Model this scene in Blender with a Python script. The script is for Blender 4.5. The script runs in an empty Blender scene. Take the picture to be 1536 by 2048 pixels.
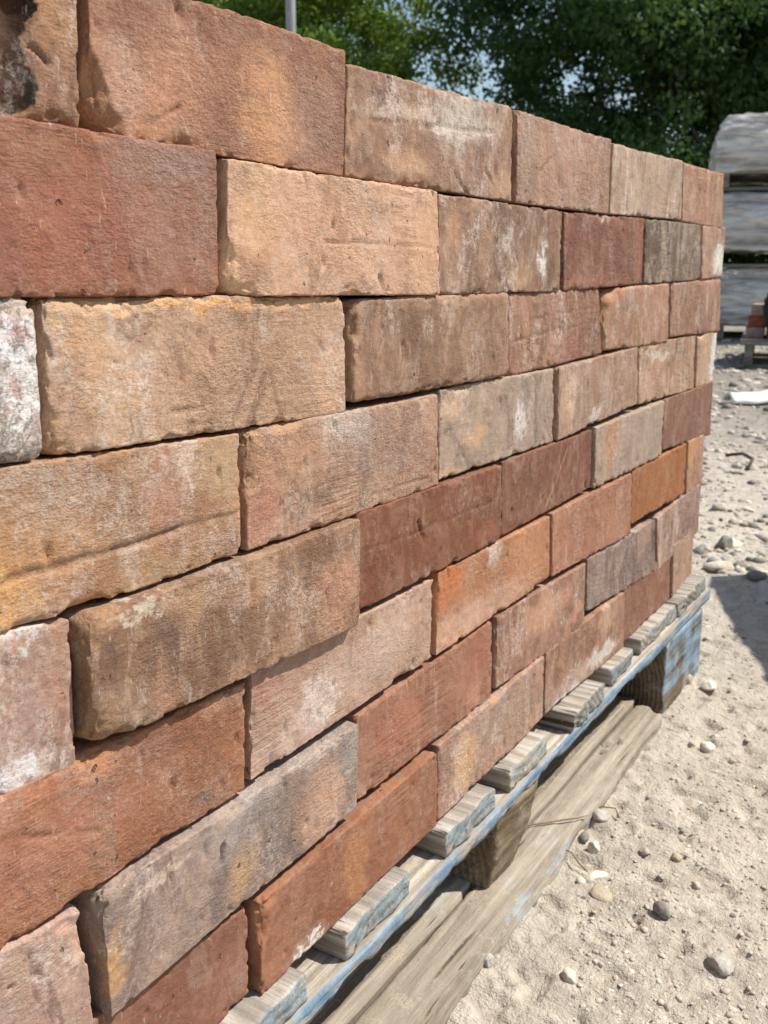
import bpy, math, random
import numpy as np
from mathutils import Matrix, Vector
random.seed(7)
sc = bpy.context.scene
COL = sc.collection

# ---------------------------------------------------------------- camera
cam_d = bpy.data.cameras.new('camera'); cam = bpy.data.objects.new('camera', cam_d); COL.objects.link(cam)
cr = Vector((.53175, -.84690, 0)).normalized(); cb = Vector((-.82314, -.51683, .23521)).normalized(); cu = cb.cross(cr)
M = Matrix((cr, cu, cb)).transposed().to_4x4(); M.translation = (0, -.317, .505)
cam.matrix_world = M
cam_d.sensor_fit = 'VERTICAL'; cam_d.sensor_height = 36; cam_d.lens = 2000/2048*36
cam_d.clip_start = .02; cam_d.clip_end = 900
cam_d.dof.use_dof = True; cam_d.dof.focus_distance = .52; cam_d.dof.aperture_fstop = 35.16/1.5
sc.camera = cam
sc.render.resolution_x = 768; sc.render.resolution_y = 1024

# ---------------------------------------------------------------- sky, sun, exposure
SUN = Vector((.48, -.58, 1.0)).normalized()
EL = math.asin(SUN.z)
w = bpy.data.worlds.new('World'); sc.world = w; w.use_nodes = True
bg = w.node_tree.nodes['Background']
sky = w.node_tree.nodes.new('ShaderNodeTexSky'); sky.sky_type = 'NISHITA'; sky.sun_disc = False
sky.sun_elevation = EL; sky.sun_rotation = math.atan2(SUN.x, SUN.y); sky.air_density = 1.2; sky.dust_density = 1.3
w.node_tree.links.new(sky.outputs[0], bg.inputs[0]); bg.inputs[1].default_value = .10
sd = bpy.data.lights.new('sun', 'SUN'); sd.energy = 4.6; sd.angle = math.radians(.53); sd.color = (1, .955, .88)
so = bpy.data.objects.new('sun', sd); COL.objects.link(so); so.location = (3, -3, 6)
so.rotation_euler = (-SUN).to_track_quat('-Z', 'Y').to_euler()
vs = sc.view_settings; vs.view_transform = 'Standard'; vs.look = 'None'; vs.gamma = 1; vs.use_curve_mapping = False; vs.exposure = 0.45
sc.render.engine = 'CYCLES'

# ---------------------------------------------------------------- helpers
KW = np.array((1.44, 1.49, 1.50))          # what sun and sky give a sunlit upright face
def lin(h, k=None):
    v = np.array(h)/255 if isinstance(h, tuple) else np.array([int(h[i:i+2], 16)/255 for i in (0, 2, 4)])
    v = np.where(v < .04045, v/12.92, ((v+.055)/1.055)**2.4)
    if k is not None: v = np.clip(v/k, 0, .85)
    return (float(v[0]), float(v[1]), float(v[2]), 1)
def tag(o, label=None, cat=None, group=None, kind=None):
    if label: o['label'] = label
    if cat: o['category'] = cat
    if group: o['group'] = group
    if kind: o['kind'] = kind
    return o
def empty(name, loc=(0, 0, 0), rz=0):
    o = bpy.data.objects.new(name, None); COL.objects.link(o); o.location = loc; o.rotation_euler = (0, 0, rz); o.empty_display_size = .05
    return o
def mesh_np(name, V, F, smooth=True):
    V = np.asarray(V, np.float32); F = np.asarray(F, np.int32)
    me = bpy.data.meshes.new(name); k = F.shape[1]
    me.vertices.add(len(V)); me.vertices.foreach_set('co', V.ravel())
    me.loops.add(F.size); me.loops.foreach_set('vertex_index', F.ravel())
    me.polygons.add(len(F)); me.polygons.foreach_set('loop_start', np.arange(0, F.size, k, dtype=np.int32))
    me.update(calc_edges=True)
    if smooth: me.polygons.foreach_set('use_smooth', np.ones(len(F), bool))
    return me
def obj(name, me, mat, parent=None, loc=(0, 0, 0)):
    o = bpy.data.objects.new(name, me); COL.objects.link(o); o.location = loc
    if mat and not me.materials: me.materials.append(mat)
    if parent: o.parent = parent
    return o
def hash3(i, j, k, s):
    h = (i*374761393 + j*668265263 + k*2147483647 + s*1274126177) & 0xffffffff
    h = ((h ^ (h >> 13))*1274126177) & 0xffffffff
    h = ((h ^ (h >> 16))*2246822519) & 0xffffffff
    return ((h ^ (h >> 15)) & 0xffffff)/float(0xffffff)
def vnoise(P, f, s=0):
    Q = np.asarray(P)*f + 1000.37; I = np.floor(Q).astype(np.int64); t = Q - I; t = t*t*(3-2*t)
    r = 0
    for a in (0, 1):
        wa = t[:, 0] if a else 1-t[:, 0]
        for b in (0, 1):
            wb = t[:, 1] if b else 1-t[:, 1]
            for c in (0, 1):
                wc = t[:, 2] if c else 1-t[:, 2]
                r = r + wa*wb*wc*hash3(I[:, 0]+a, I[:, 1]+b, I[:, 2]+c, s)
    return r
def fbm(P, f, o=3, s=0):
    r = 0; a = .5; n = 0
    for i in range(o):
        r = r + a*vnoise(P, f*2**i, s+i*17); n += a; a *= .5
    return r/n
def grid_box(xs, ys, zs):
    nx, ny, nz = len(xs), len(ys), len(zs)
    surf = np.zeros((nx, ny, nz), bool)
    surf[[0, -1]] = True; surf[:, [0, -1]] = True; surf[:, :, [0, -1]] = True
    idx = np.full((nx, ny, nz), -1, np.int64); idx[surf] = np.arange(surf.sum())
    I = np.argwhere(surf)
    V = np.stack([np.asarray(xs)[I[:, 0]], np.asarray(ys)[I[:, 1]], np.asarray(zs)[I[:, 2]]], 1)
    fs = []
    def q(A, flip):
        f = np.stack([A[:-1, :-1], A[1:, :-1], A[1:, 1:], A[:-1, 1:]], -1).reshape(-1, 4)
        fs.append(f[:, ::-1] if flip else f)
    q(idx[0], True); q(idx[-1], False); q(idx[:, 0], False); q(idx[:, -1], True); q(idx[:, :, 0], True); q(idx[:, :, -1], False)
    return V, np.concatenate(fs)
def round_box(V, lo, hi, r):
    lo = np.asarray(lo)[None]; hi = np.asarray(hi)[None]; r = np.broadcast_to(np.asarray(r, float), (len(V),))[:, None]
    inner = np.clip(V, lo+r, hi-r); d = V-inner; n = np.linalg.norm(d, axis=1, keepdims=True); n[n == 0] = 1
    return inner + d/n*r, d/n, (n/r)[:, 0]
def sstep(a, b, x):
    t = np.clip((x-a)/(b-a), 0, 1); return t*t*(3-2*t)

class NT:
    def __init__(s, name):
        s.m = bpy.data.materials.new(name); s.m.use_nodes = True; s.t = s.m.node_tree; s.b = s.t.nodes['Principled BSDF']; s.out = s.t.nodes['Material Output']
        s.b.inputs['Specular IOR Level'].default_value = .2
    def node(s, ty, ins=(), **kw):
        n = s.t.nodes.new('ShaderNode'+ty)
        for k, v in kw.items(): setattr(n, k, v)
        for i, v in (ins.items() if isinstance(ins, dict) else enumerate(ins)): s.put(n.inputs[i], v)
        return n
    def put(s, sock, v):
        if v is None: return
        if isinstance(v, bpy.types.NodeSocket): s.t.links.new(v, sock)
        else: sock.default_value = v
    def obj(s): return s.node('TexCoord').outputs['Object']
    def math(s, op, a, b=None, c=None, clamp=False):
        return s.node('Math', [a, b, c], operation=op, use_clamp=clamp).outputs[0]
    def vec(s, op, a, b=None): return s.node('VectorMath', [a, b], operation=op).outputs[0]
    def noise(s, v, sc_, det=2, rough=.5, dist=0, col=False):
        n = s.node('TexNoise', {'Vector': v, 'Scale': sc_, 'Detail': det, 'Roughness': rough, 'Distortion': dist})
        return n.outputs[1 if col else 0]
    def mr(s, v, a, b, c=0, d=1, smooth=True):
        return s.node('MapRange', [v, a, b, c, d], interpolation_type='SMOOTHSTEP' if smooth else 'LINEAR').outputs[0]
    def mix(s, f, a, b, blend='MIX'):
        n = s.node('Mix', data_type='RGBA', blend_type=blend)
        s.put(n.inputs[0], f); s.put(n.inputs[6], a); s.put(n.inputs[7], b)
        return n.outputs[2]
    def attr(s, name): return s.node('Attribute', attribute_name=name).outputs['Fac']
    def bump(s, h, dist, strength=1, normal=None):
        return s.node('Bump', {'Height': h, 'Distance': dist, 'Strength': strength, 'Normal': normal}).outputs[0]
    def sep(s, v): return s.node('SeparateXYZ', [v]).outputs
    def done(s, col, rough=.9, normal=None):
        s.put(s.b.inputs['Base Color'], col); s.put(s.b.inputs['Roughness'], rough); s.put(s.b.inputs['Normal'], normal)
        return s.m
def plain_mat(name, c1, c2, scale=8, rough=.85, bumpd=0, bscale=60, spec=.2, k=None):
    t = NT(name); P = t.obj()
    t.b.inputs['Specular IOR Level'].default_value = spec
    n = t.noise(P, scale, 5, .6)
    return t.done(t.mix(t.mr(n, .3, .7), lin(c1, k), lin(c2, k)), rough, t.bump(t.noise(P, bscale, 4), bumpd) if bumpd else None)

# ---------------------------------------------------------------- ground
def axis_grid(lo_far, lo, hi, hi_far, step, g=1.07):
    a = list(np.arange(lo, hi+1e-6, step)); s = step; x = a[-1]
    while x < hi_far: s *= g; x += s; a.append(x)
    s = step; x = lo; b = []
    while x > lo_far: s *= g; x -= s; b.append(x)
    return np.array(b[::-1]+a)
def ground_h(X, Y):
    P = np.stack([X, Y, X*0+3.3], 1)
    dist = np.hypot(X-.7, Y)
    near = 1-sstep(1.5, 7, dist)
    h = (fbm(P, 3, 3, 5)-.5)*.02*sstep(.35, 1.2, dist) + (fbm(P, 14, 3, 9)-.5)*.008
    h = h + near*((fbm(P, 70, 3, 21)-.5)*.0046 + (vnoise(P, 150, 4)-.5)*.0022)
    h = h - near*.0045*sstep(.66, .8, vnoise(P, 55, 77)) - near*.003*sstep(.72, .85, vnoise(P, 110, 78))
    return h*(1-sstep(40, 200, dist))
gx = axis_grid(-120, .45, 1.35, 420, .0031, 1.05); gy = axis_grid(-250, -.27, .06, 250, .0031, 1.05)
GX, GY = np.meshgrid(gx, gy, indexing='ij'); n0, n1 = GX.shape
gz = ground_h(GX.ravel(), GY.ravel())
ii = np.arange(n0*n1).reshape(n0, n1)
gme = mesh_np('ground', np.stack([GX.ravel(), GY.ravel(), gz], 1), np.stack([ii[:-1, :-1], ii[1:, :-1], ii[1:, 1:], ii[:-1, 1:]], -1).reshape(-1, 4))
t = NT('dusty_sand'); P = t.obj()
c = t.mix(t.mr(t.noise(P, 2.2, 4, .6), .3, .7), lin((184, 173, 157), .96), lin((166, 156, 142), .96))
c = t.mix(t.mr(t.noise(P, 26, 5, .65), .35, .68), c, lin((196, 186, 170), .96))
c = t.mix(t.math('MULTIPLY', t.mr(t.noise(P, 120, 5, .66), .55, .70), .6), c, lin('857b6f', .96))
c = t.mix(t.math('MULTIPLY', t.mr(t.noise(P, 260, 3, .6), .60, .72), .5), c, lin('e2d9c9', .96))
far = t.mr(t.sep(P)[0], 2.2, 4.5)
c = t.mix(t.math('MULTIPLY', far, t.mr(t.noise(P, 5.5, 6, .75), .45, .62)), c, lin('9a9284', .96))
c = t.mix(t.math('MULTIPLY', far, t.mr(t.noise(P, 13, 5, .8), .6, .72)), c, lin('6a665e', .96))
hgt = t.math('ADD', t.noise(P, 420, 4, .65), t.math('MULTIPLY', t.noise(P, 130, 4, .6), 1.6))
hfar = t.math('MULTIPLY', t.noise(P, 22, 6, .75), far)
nb = t.bump(hgt, .0032, .9); nb = t.bump(hfar, .09, .8, nb)
ground = obj('ground', gme, t.done(c, .95, nb)); tag(ground, kind='structure')

# ---------------------------------------------------------------- bricks: what each one looks like
BRICKS = {
'1A':('brown top-course brick with a black tarry gouge down its face', {'q': [(0.0894, 0.6231), (0.2896, 0.6203), (0.2851, 0.5568), (0.0849, 0.5576)], 'c': [(165, 125, 98), (150, 112, 90)], 'w': 0.1, 'r': 3, 'y': 0, 'gr': 1.1, 'p': [(0.937, 0.56, 0.081, 0.167, (207, 161, 115), 0.6), (0.841, 0.316, 0.036, 0.378, (23, 19, 15), 1.0), (0.866, 0.597, 0.037, 0.215, (23, 19, 15), 1.0), (0.818, 0.303, 0.006, 0.134, (184, 142, 122), 0.8)], 'g': [(0.86, 0.619, 0.84, 0.126, 9, 7), (0.894, 0.439, 0.928, 0.347, 1.2, 2)], 'ch': [(0.932, -0.004, 14, 8)]}),
'1B':('brown top-course brick with orange scorch patches, beside the tarry gouged brick', {'q': [(0.2931, 0.6203), (0.4661, 0.6161), (0.4633, 0.5531), (0.2888, 0.5561)], 'c': [(172, 126, 101), (157, 117, 96)], 'w': 0.15, 'gr': 1.15, 'p': [(0.098, 0.404, 0.076, 0.214, (231, 192, 167), 0.6), (0.274, 0.383, 0.104, 0.293, (225, 171, 137), 0.6), (0.65, 0.35, 0.099, 0.404, (231, 178, 132), 0.8), (0.136, 0.093, 0.063, 0.07, (225, 162, 114), 0.55), (0.822, 0.332, 0.145, 0.348, (196, 165, 148), 0.4)], 'g': [(0.193, 0.144, 0.289, 0.284, 1.2, 1.5), (0.11, 0.801, 0.135, 0.528, 0.8, 1)], 'ch': [(0.002, 0.111, 20, 14), (0.302, 0.08, 12, 7)]}),
'1C':('dusty brown top-course brick with white lime flecks and a tan blotch', {'q': [(0.4698, 0.6109), (0.6746, 0.615), (0.6773, 0.5521), (0.467, 0.5539)], 'c': [(164, 130, 108), (150, 120, 100)], 'w': 0.35, 'p': [(0.399, 0.658, 0.373, 0.068, (250, 232, 208), 0.5), (0.642, 0.761, 0.195, 0.284, (250, 250, 238), 0.45), (0.317, 0.237, 0.11, 0.121, (231, 191, 151), 0.75), (0.933, 0.144, 0.076, 0.144, (227, 185, 146), 0.6), (0.029, 0.501, 0.027, 0.348, (225, 184, 154), 0.5)], 'g': [(0.111, 0.558, 0.849, 0.695, 1.5, 1), (0.599, 0.194, 0.684, 0.001, 2, 1.5), (0.801, 0.279, 0.858, 0.154, 2, 1.5)], 'ch': [(0.513, 1.107, 8, 4)]}),
'1D':('pinkish brown top-course brick with a short black crack at its upper edge', {'q': [(0.6792, 0.6139), (0.8682, 0.6134), (0.871, 0.5523), (0.6819, 0.5515)], 'c': [(188, 149, 126), (174, 141, 123)], 'w': 0.2, 'st': ((156, 143, 134), 0.35), 'p': [(0.574, 0.746, 0.164, 0.372, (214, 177, 157), 0.5), (0.124, 0.725, 0.091, 0.283, (205, 185, 164), 0.4)], 'g': [(0.636, 1.032, 0.586, 0.712, 1, 2.5), (0.217, 0.371, 0.328, 0.575, 1.2, 2), (0.4, 0.386, 0.429, -0.015, 0.7, 1.5)]}),
'1E':('pale cream-grey top-course brick with vertical washed streaks', {'q': [(0.8751, 0.6114), (1.0817, 0.6139), (1.0897, 0.5562), (0.875, 0.5524)], 'c': [(201, 176, 153), (178, 153, 132)], 'w': 0.35, 'st': ((242, 225, 203), 0.5)}),
'1F':('brown streaked brick ending the top course', {'q': [(1.0866, 0.6126), (1.2536, 0.6145), (1.2652, 0.5531), (1.0965, 0.5549)], 'c': [(185, 142, 115), (174, 131, 108)], 'w': 0.1, 'st': ((223, 192, 160), 0.45)}),
'2A':('smooth red-brown brick turning mauve-grey at its end, second course from top', {'q': [(0.1613, 0.5599), (0.3615, 0.5571), (0.3597, 0.4936), (0.1595, 0.4957)], 'c': [(163, 109, 83), (156, 111, 89)], 'w': 0.05, 'r': 3, 'y': -2, 'gr': 1.05, 'p': [(0.859, 0.627, 0.136, 0.468, (184, 150, 135), 0.55), (0.553, 0.422, 0.179, 0.3, (187, 119, 102), 0.45), (0.812, 0.848, 0.13, 0.131, (178, 156, 145), 0.45)]}),
'2B':('tan-orange brick with a chipped lower corner, second course from top', {'q': [(0.3666, 0.5547), (0.5614, 0.5518), (0.5654, 0.4898), (0.3631, 0.4929)], 'c': [(222, 182, 152), (208, 168, 138)], 'w': 0.1, 'r': 4, 'y': -3, 'gr': 0.9, 'p': [(0.412, 0.51, 0.342, 0.256, (227, 175, 141), 0.4), (0.107, 0.597, 0.055, 0.306, (235, 190, 139), 0.5), (0.074, 0.208, 0.066, 0.155, (172, 125, 97), 0.75), (0.938, 0.41, 0.092, 0.348, (231, 184, 144), 0.5)], 'g': [(0.389, 0.453, 0.969, 0.462, 1, 1.2), (0.297, 1.009, 0.322, 0.709, 0.6, 0.5)], 'ch': [(0.019, 0.131, 22, 9), (0.502, 0.028, 10, 5)]}),
'2C':('dark brown brick with white scuffs and a tan drip, second course from top', {'q': [(0.5681, 0.5509), (0.7674, 0.5502), (0.7687, 0.4881), (0.5682, 0.4898)], 'c': [(158, 126, 104), (144, 114, 95)], 'w': 0.3, 'r': 4, 'p': [(0.102, 0.672, 0.047, 0.208, (225, 177, 139), 0.75), (0.509, 0.601, 0.049, 0.173, (242, 233, 221), 0.5), (0.82, 0.376, 0.047, 0.219, (250, 250, 240), 0.85), (0.621, 0.25, 0.086, 0.181, (214, 181, 141), 0.5)]}),
'2D':('red-brown brick with lime crumb on its top edge, second course from top', {'q': [(0.7734, 0.5496), (0.9717, 0.5527), (0.9738, 0.4919), (0.7777, 0.4888)], 'c': [(150, 104, 85), (140, 96, 80)], 'w': 0.1, 'r': 4, 'p': [(0.428, 0.083, 0.435, 0.058, (205, 134, 103), 0.4), (0.438, 1.007, 0.086, 0.085, (250, 242, 226), 0.7), (0.947, 0.547, 0.044, 0.391, (196, 121, 94), 0.5)], 'ch': [(0.418, 1.033, 8, 6)]}),
'2E':('dark olive-brown brick, second course from top', {'q': [(0.9775, 0.5528), (1.1727, 0.5542), (1.1845, 0.4937), (0.9813, 0.4914)], 'c': [(131, 114, 97), (115, 101, 85)], 'w': 0.15, 'r': 4, 'st': ((187, 171, 146), 0.4)}),
'2F':('brick end with a broken whitish corner, finishing the second course from top', {'q': [(1.1775, 0.5542), (1.2795, 0.5556), (1.2854, 0.4966), (1.1894, 0.4937)], 'c': [(187, 146, 125), (196, 159, 134)], 'r': 5, 'p': [(0.761, 0.354, 0.252, 0.322, (250, 250, 233), 0.9)], 'ch': [(1.06, 0.254, 16, 8)]}),
'3A':('rounded brick end crusted with white paint or mortar', {'q': [(0.0557, 0.4955), (0.2559, 0.4949), (0.2551, 0.4337), (0.0549, 0.4397)], 'c': [(196, 178, 168), (182, 164, 156)], 'w': 1.0, 'r': 11, 'y': -2, 'p': [(0.946, 0.68, 0.066, 0.294, (250, 250, 250), 0.92), (0.948, 0.345, 0.055, 0.2, (250, 250, 246), 0.9), (0.947, 0.778, 0.024, 0.072, (187, 125, 107), 0.7), (0.939, 0.415, 0.022, 0.073, (187, 125, 107), 0.7), (0.939, 0.041, 0.056, 0.085, (178, 172, 166), 0.6)]}),
'3B':('light tan brick with its top edge freshly broken to orange', {'q': [(0.2595, 0.4956), (0.4632, 0.4911), (0.4642, 0.4268), (0.2583, 0.4332)], 'c': [(203, 168, 139), (189, 153, 125)], 'w': 0.1, 'r': 4, 'gr': 1.0, 'p': [(0.257, 0.99, 0.267, 0.048, (245, 192, 139), 0.95), (0.719, 0.964, 0.236, 0.04, (245, 192, 139), 0.8), (0.14, 0.559, 0.051, 0.297, (225, 185, 144), 0.5), (0.936, 0.336, 0.064, 0.4, (229, 187, 154), 0.55), (0.072, 0.819, 0.041, 0.095, (231, 178, 126), 0.5), (0.477, 0.541, 0.117, 0.376, (201, 160, 131), 0.4), (0.201, 0.369, 0.041, 0.138, (222, 177, 131), 0.5)], 'g': [(0.334, 0.193, 0.471, 0.223, 1.5, 1.2), (0.642, 0.62, 0.718, 0.017, 0.7, 0.8), (0.387, 0.096, 0.461, 0.091, 1, 0.8), (0.882, 0.614, 0.892, 0.546, 2, 1)], 'ch': [(0.151, 1.019, 40, 7), (0.719, 0.98, 20, 4), (0.016, 0.109, 12, 6)]}),
'3C':('brown brick with rounded worn corners, third course from top', {'q': [(0.4708, 0.4893), (0.6718, 0.4895), (0.6775, 0.4289), (0.469, 0.4317)], 'c': [(160, 127, 104), (148, 117, 95)], 'w': 0.1, 'r': 6, 'y': -1, 'p': [(0.022, 0.573, 0.019, 0.438, (214, 170, 134), 0.65), (0.961, 0.616, 0.048, 0.499, (205, 164, 136), 0.45), (0.564, 0.964, 0.398, 0.056, (210, 175, 140), 0.4)], 'ch': [(0.016, 0.819, 14, 6)]}),
'3D':('reddish brown brick scored by horizontal scratches, third course from top', {'q': [(0.6764, 0.4887), (0.8631, 0.4901), (0.8777, 0.4312), (0.6804, 0.4274)], 'c': [(170, 128, 106), (158, 118, 98)], 'w': 0.12, 'r': 5, 'p': [(0.152, 0.169, 0.038, 0.164, (223, 185, 153), 0.5), (0.671, 0.225, 0.233, 0.218, (187, 131, 114), 0.4)], 'g': [(0.054, 0.429, 0.549, 0.497, 1, 1.2), (0.187, 0.652, 0.955, 0.735, 1, 1), (0.55, 0.462, 0.965, 0.507, 0.8, 1)]}),
'3E':('tan-brown brick missing its upper corner, third course from top', {'q': [(0.875, 0.4882), (1.0659, 0.4921), (1.0759, 0.4295), (0.8802, 0.4334)], 'c': [(186, 143, 116), (174, 135, 108)], 'w': 0.1, 'r': 5, 'p': [(0.095, 0.912, 0.121, 0.126, (205, 142, 110), 0.85)], 'ch': [(0.022, 0.901, 28, 12)]}),
'3F':('brown brick with pale vertical rubs, ending the third course from top', {'q': [(1.0741, 0.492), (1.2773, 0.4945), (1.2917, 0.4298), (1.0812, 0.4346)], 'c': [(173, 132, 110), (158, 121, 103)], 'w': 0.15, 'r': 7, 'st': ((233, 205, 180), 0.4)}),
'4A':('ochre and olive streaked brick with two long horizontal creases', {'q': [(0.1716, 0.4357), (0.3718, 0.4278), (0.37, 0.3672), (0.1698, 0.3679)], 'c': [(185, 143, 111), (172, 136, 106)], 'w': 0.12, 'r': 4, 'gr': 1.0, 'p': [(0.371, 0.421, 0.149, 0.256, (214, 162, 112), 0.65), (0.318, 0.204, 0.044, 0.159, (235, 181, 116), 0.8), (0.74, 0.613, 0.038, 0.329, (187, 129, 107), 0.5), (0.811, 0.798, 0.014, 0.261, (242, 218, 199), 0.65), (0.926, 0.775, 0.088, 0.233, (205, 184, 146), 0.55), (0.681, 0.053, 0.15, 0.148, (205, 178, 135), 0.5), (0.417, 0.782, 0.07, 0.192, (187, 164, 132), 0.4), (0.538, 0.105, 0.12, 0.14, (178, 122, 88), 0.4)], 'g': [(0.299, 0.313, 0.992, 0.353, 1.3, 1.0), (0.322, 0.338, 0.849, 0.349, 2.5, 1.2)], 'ch': [(0.508, -0.028, 14, 7), (0.358, -0.002, 12, 5)]}),
'4B':('buff and rust brick with a knocked-off left edge and whitish bloom', {'q': [(0.3765, 0.428), (0.5671, 0.4263), (0.5699, 0.366), (0.3736, 0.3675)], 'c': [(191, 151, 123), (172, 138, 116)], 'w': 0.3, 'r': 4, 'y': -2, 'gr': 1.0, 'p': [(0.054, 0.364, 0.073, 0.355, (205, 142, 118), 0.65), (0.153, 0.803, 0.128, 0.269, (214, 170, 134), 0.5), (0.457, 0.896, 0.153, 0.245, (250, 242, 230), 0.5), (0.617, 0.67, 0.169, 0.412, (167, 147, 136), 0.5), (0.857, 0.555, 0.096, 0.386, (196, 165, 148), 0.4)], 'g': [(0.281, 0.138, 0.328, 0.139, 1, 1), (0.589, 0.136, 0.925, 0.124, 1, 1)], 'ch': [(0.013, 0.744, 18, 10), (0.155, 0.983, 14, 5), (0.016, 0.916, 12, 7)]}),
'4C':('pale grey-beige brick with tan and sooty flakes, fourth course from top', {'q': [(0.5752, 0.4284), (0.7671, 0.4271), (0.771, 0.3662), (0.5754, 0.368)], 'c': [(186, 166, 146), (174, 154, 136)], 'w': 0.45, 'r': 3, 'p': [(0.089, 0.778, 0.065, 0.116, (242, 204, 169), 0.75), (0.264, 0.343, 0.079, 0.124, (233, 188, 148), 0.75), (0.669, 0.484, 0.057, 0.334, (250, 250, 244), 0.6), (0.228, 0.084, 0.157, 0.155, (135, 123, 112), 0.5), (0.078, 0.076, 0.091, 0.09, (233, 188, 148), 0.6)], 'ch': [(0.18, 0.92, 14, 6)]}),
'4D':('mauve-brown brick with one tan end, fourth course from top', {'q': [(0.772, 0.4269), (0.9748, 0.4321), (0.982, 0.3744), (0.777, 0.3666)], 'c': [(181, 149, 127), (167, 134, 114)], 'w': 0.25, 'r': 4, 'st': ((210, 190, 172), 0.3), 'p': [(0.11, 0.545, 0.076, 0.338, (242, 204, 169), 0.75), (0.231, 0.191, 0.046, 0.467, (160, 152, 134), 0.5), (0.438, 0.141, 0.075, 0.098, (250, 250, 243), 0.6)]}),
'4E':('dusty tan brick with crumbled upper edge, fourth course from top', {'q': [(0.9805, 0.4334), (1.1852, 0.4314), (1.1927, 0.3691), (0.9898, 0.3724)], 'c': [(199, 162, 136), (185, 148, 123)], 'w': 0.35, 'r': 4, 'st': ((233, 205, 172), 0.4), 'p': [(0.099, 0.326, 0.119, 0.218, (242, 208, 174), 0.5), (0.314, 0.768, 0.254, 0.089, (250, 247, 228), 0.6)], 'ch': [(0.224, 0.894, 18, 6)]}),
'4F':('brick end with a chalk-white corner, finishing the fourth course from top', {'q': [(1.1943, 0.4317), (1.2824, 0.4311), (1.2763, 0.3691), (1.2019, 0.3691)], 'c': [(214, 177, 148), (205, 170, 142)], 'r': 4, 'p': [(0.974, 0.487, 0.233, 0.623, (250, 250, 248), 0.95)], 'ch': [(0.156, 1.029, 14, 7)]}),
'5A':('mauve brick splashed with white mortar, at the open end of the fifth course from top', {'q': [(0.0614, 0.3931), (0.2616, 0.365), (0.2587, 0.2991), (0.0585, 0.3201)], 'c': [(174, 138, 120), (162, 128, 114)], 'w': 0.45, 'r': 3, 'p': [(0.883, 0.79, 0.051, 0.084, (250, 250, 243), 0.7), (0.84, 0.703, 0.013, 0.036, (196, 133, 94), 0.85), (0.845, 0.004, 0.068, 0.14, (250, 250, 250), 0.8), (0.953, 0.329, 0.031, 0.16, (202, 149, 124), 0.5), (0.885, 0.311, 0.069, 0.186, (178, 156, 148), 0.4), (0.975, 0.739, 0.022, 0.057, (196, 136, 102), 0.6)]}),
'5B':('dark brown brick with tan smears standing proud of its neighbours', {'q': [(0.265, 0.3655), (0.4673, 0.3652), (0.4664, 0.3007), (0.2631, 0.3073)], 'c': [(154, 120, 95), (140, 108, 88)], 'w': 0.15, 'r': 4, 'y': -7, 'gr': 1.1, 'p': [(0.323, 0.853, 0.081, 0.123, (214, 177, 141), 0.75), (0.516, 0.819, 0.093, 0.154, (217, 176, 141), 0.55), (0.214, 0.2, 0.038, 0.245, (205, 159, 128), 0.55), (0.09, 0.281, 0.068, 0.232, (196, 165, 130), 0.4), (0.883, 0.375, 0.084, 0.302, (217, 168, 138), 0.85), (0.701, 0.406, 0.043, 0.333, (210, 169, 133), 0.5), (0.537, 0.979, 0.056, 0.132, (205, 168, 136), 0.4), (0.14, 0.905, 0.098, 0.035, (250, 238, 215), 0.6), (0.103, -0.043, 0.084, 0.048, (74, 64, 52), 0.6)], 'g': [(0.834, 0.462, 0.846, 0.248, 1.2, 2.5)], 'ch': [(0.032, 0.973, 18, 8), (0.035, 0.037, 18, 8)]}),
'5C':('plain dark red brick with a small central crack, fifth course from top', {'q': [(0.4722, 0.3672), (0.6664, 0.364), (0.6717, 0.3061), (0.4715, 0.3057)], 'c': [(140, 93, 70), (130, 84, 62)], 'w': 0.03, 'r': 3, 'y': -3, 'gr': 0.55, 'p': [(0.874, 0.194, 0.075, 0.095, (174, 110, 90), 0.6)], 'g': [(0.367, 0.674, 0.401, 0.441, 1.6, 2.5), (0.051, 0.588, 0.909, 0.568, 0.8, 0.8)], 'ch': [(0.632, 0.955, 10, 4)]}),
'5D':('maroon brick marked by a pale diagonal scratch, fifth course from top', {'q': [(0.6726, 0.365), (0.8608, 0.3644), (0.864, 0.3102), (0.6753, 0.3067)], 'c': [(138, 94, 76), (130, 86, 70)], 'w': 0.03, 'r': 3, 'gr': 0.4, 'g': [(0.685, 0.833, 0.45, 0.093, 0.9, 0.5, (208, 160, 128))]}),
'5E':('pale greyish tan brick with one orange smear, fifth course from top', {'q': [(0.8659, 0.3659), (1.0722, 0.3683), (1.0739, 0.3079), (0.871, 0.308)], 'c': [(190, 172, 152), (178, 158, 139)], 'w': 0.2, 'r': 3, 'p': [(0.196, 0.692, 0.081, 0.301, (214, 149, 108), 0.85), (0.181, 0.275, 0.041, 0.262, (214, 160, 123), 0.5)]}),
'5F':('maroon brick with a faint pale scratch, ending the fifth course from top', {'q': [(1.0767, 0.3686), (1.2769, 0.3698), (1.2843, 0.3013), (1.0794, 0.3119)], 'c': [(152, 112, 93), (144, 105, 88)], 'r': 4, 'g': [(0.351, 0.762, 0.252, 0.25, 1, 0.4, (208, 160, 128))]}),
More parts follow.
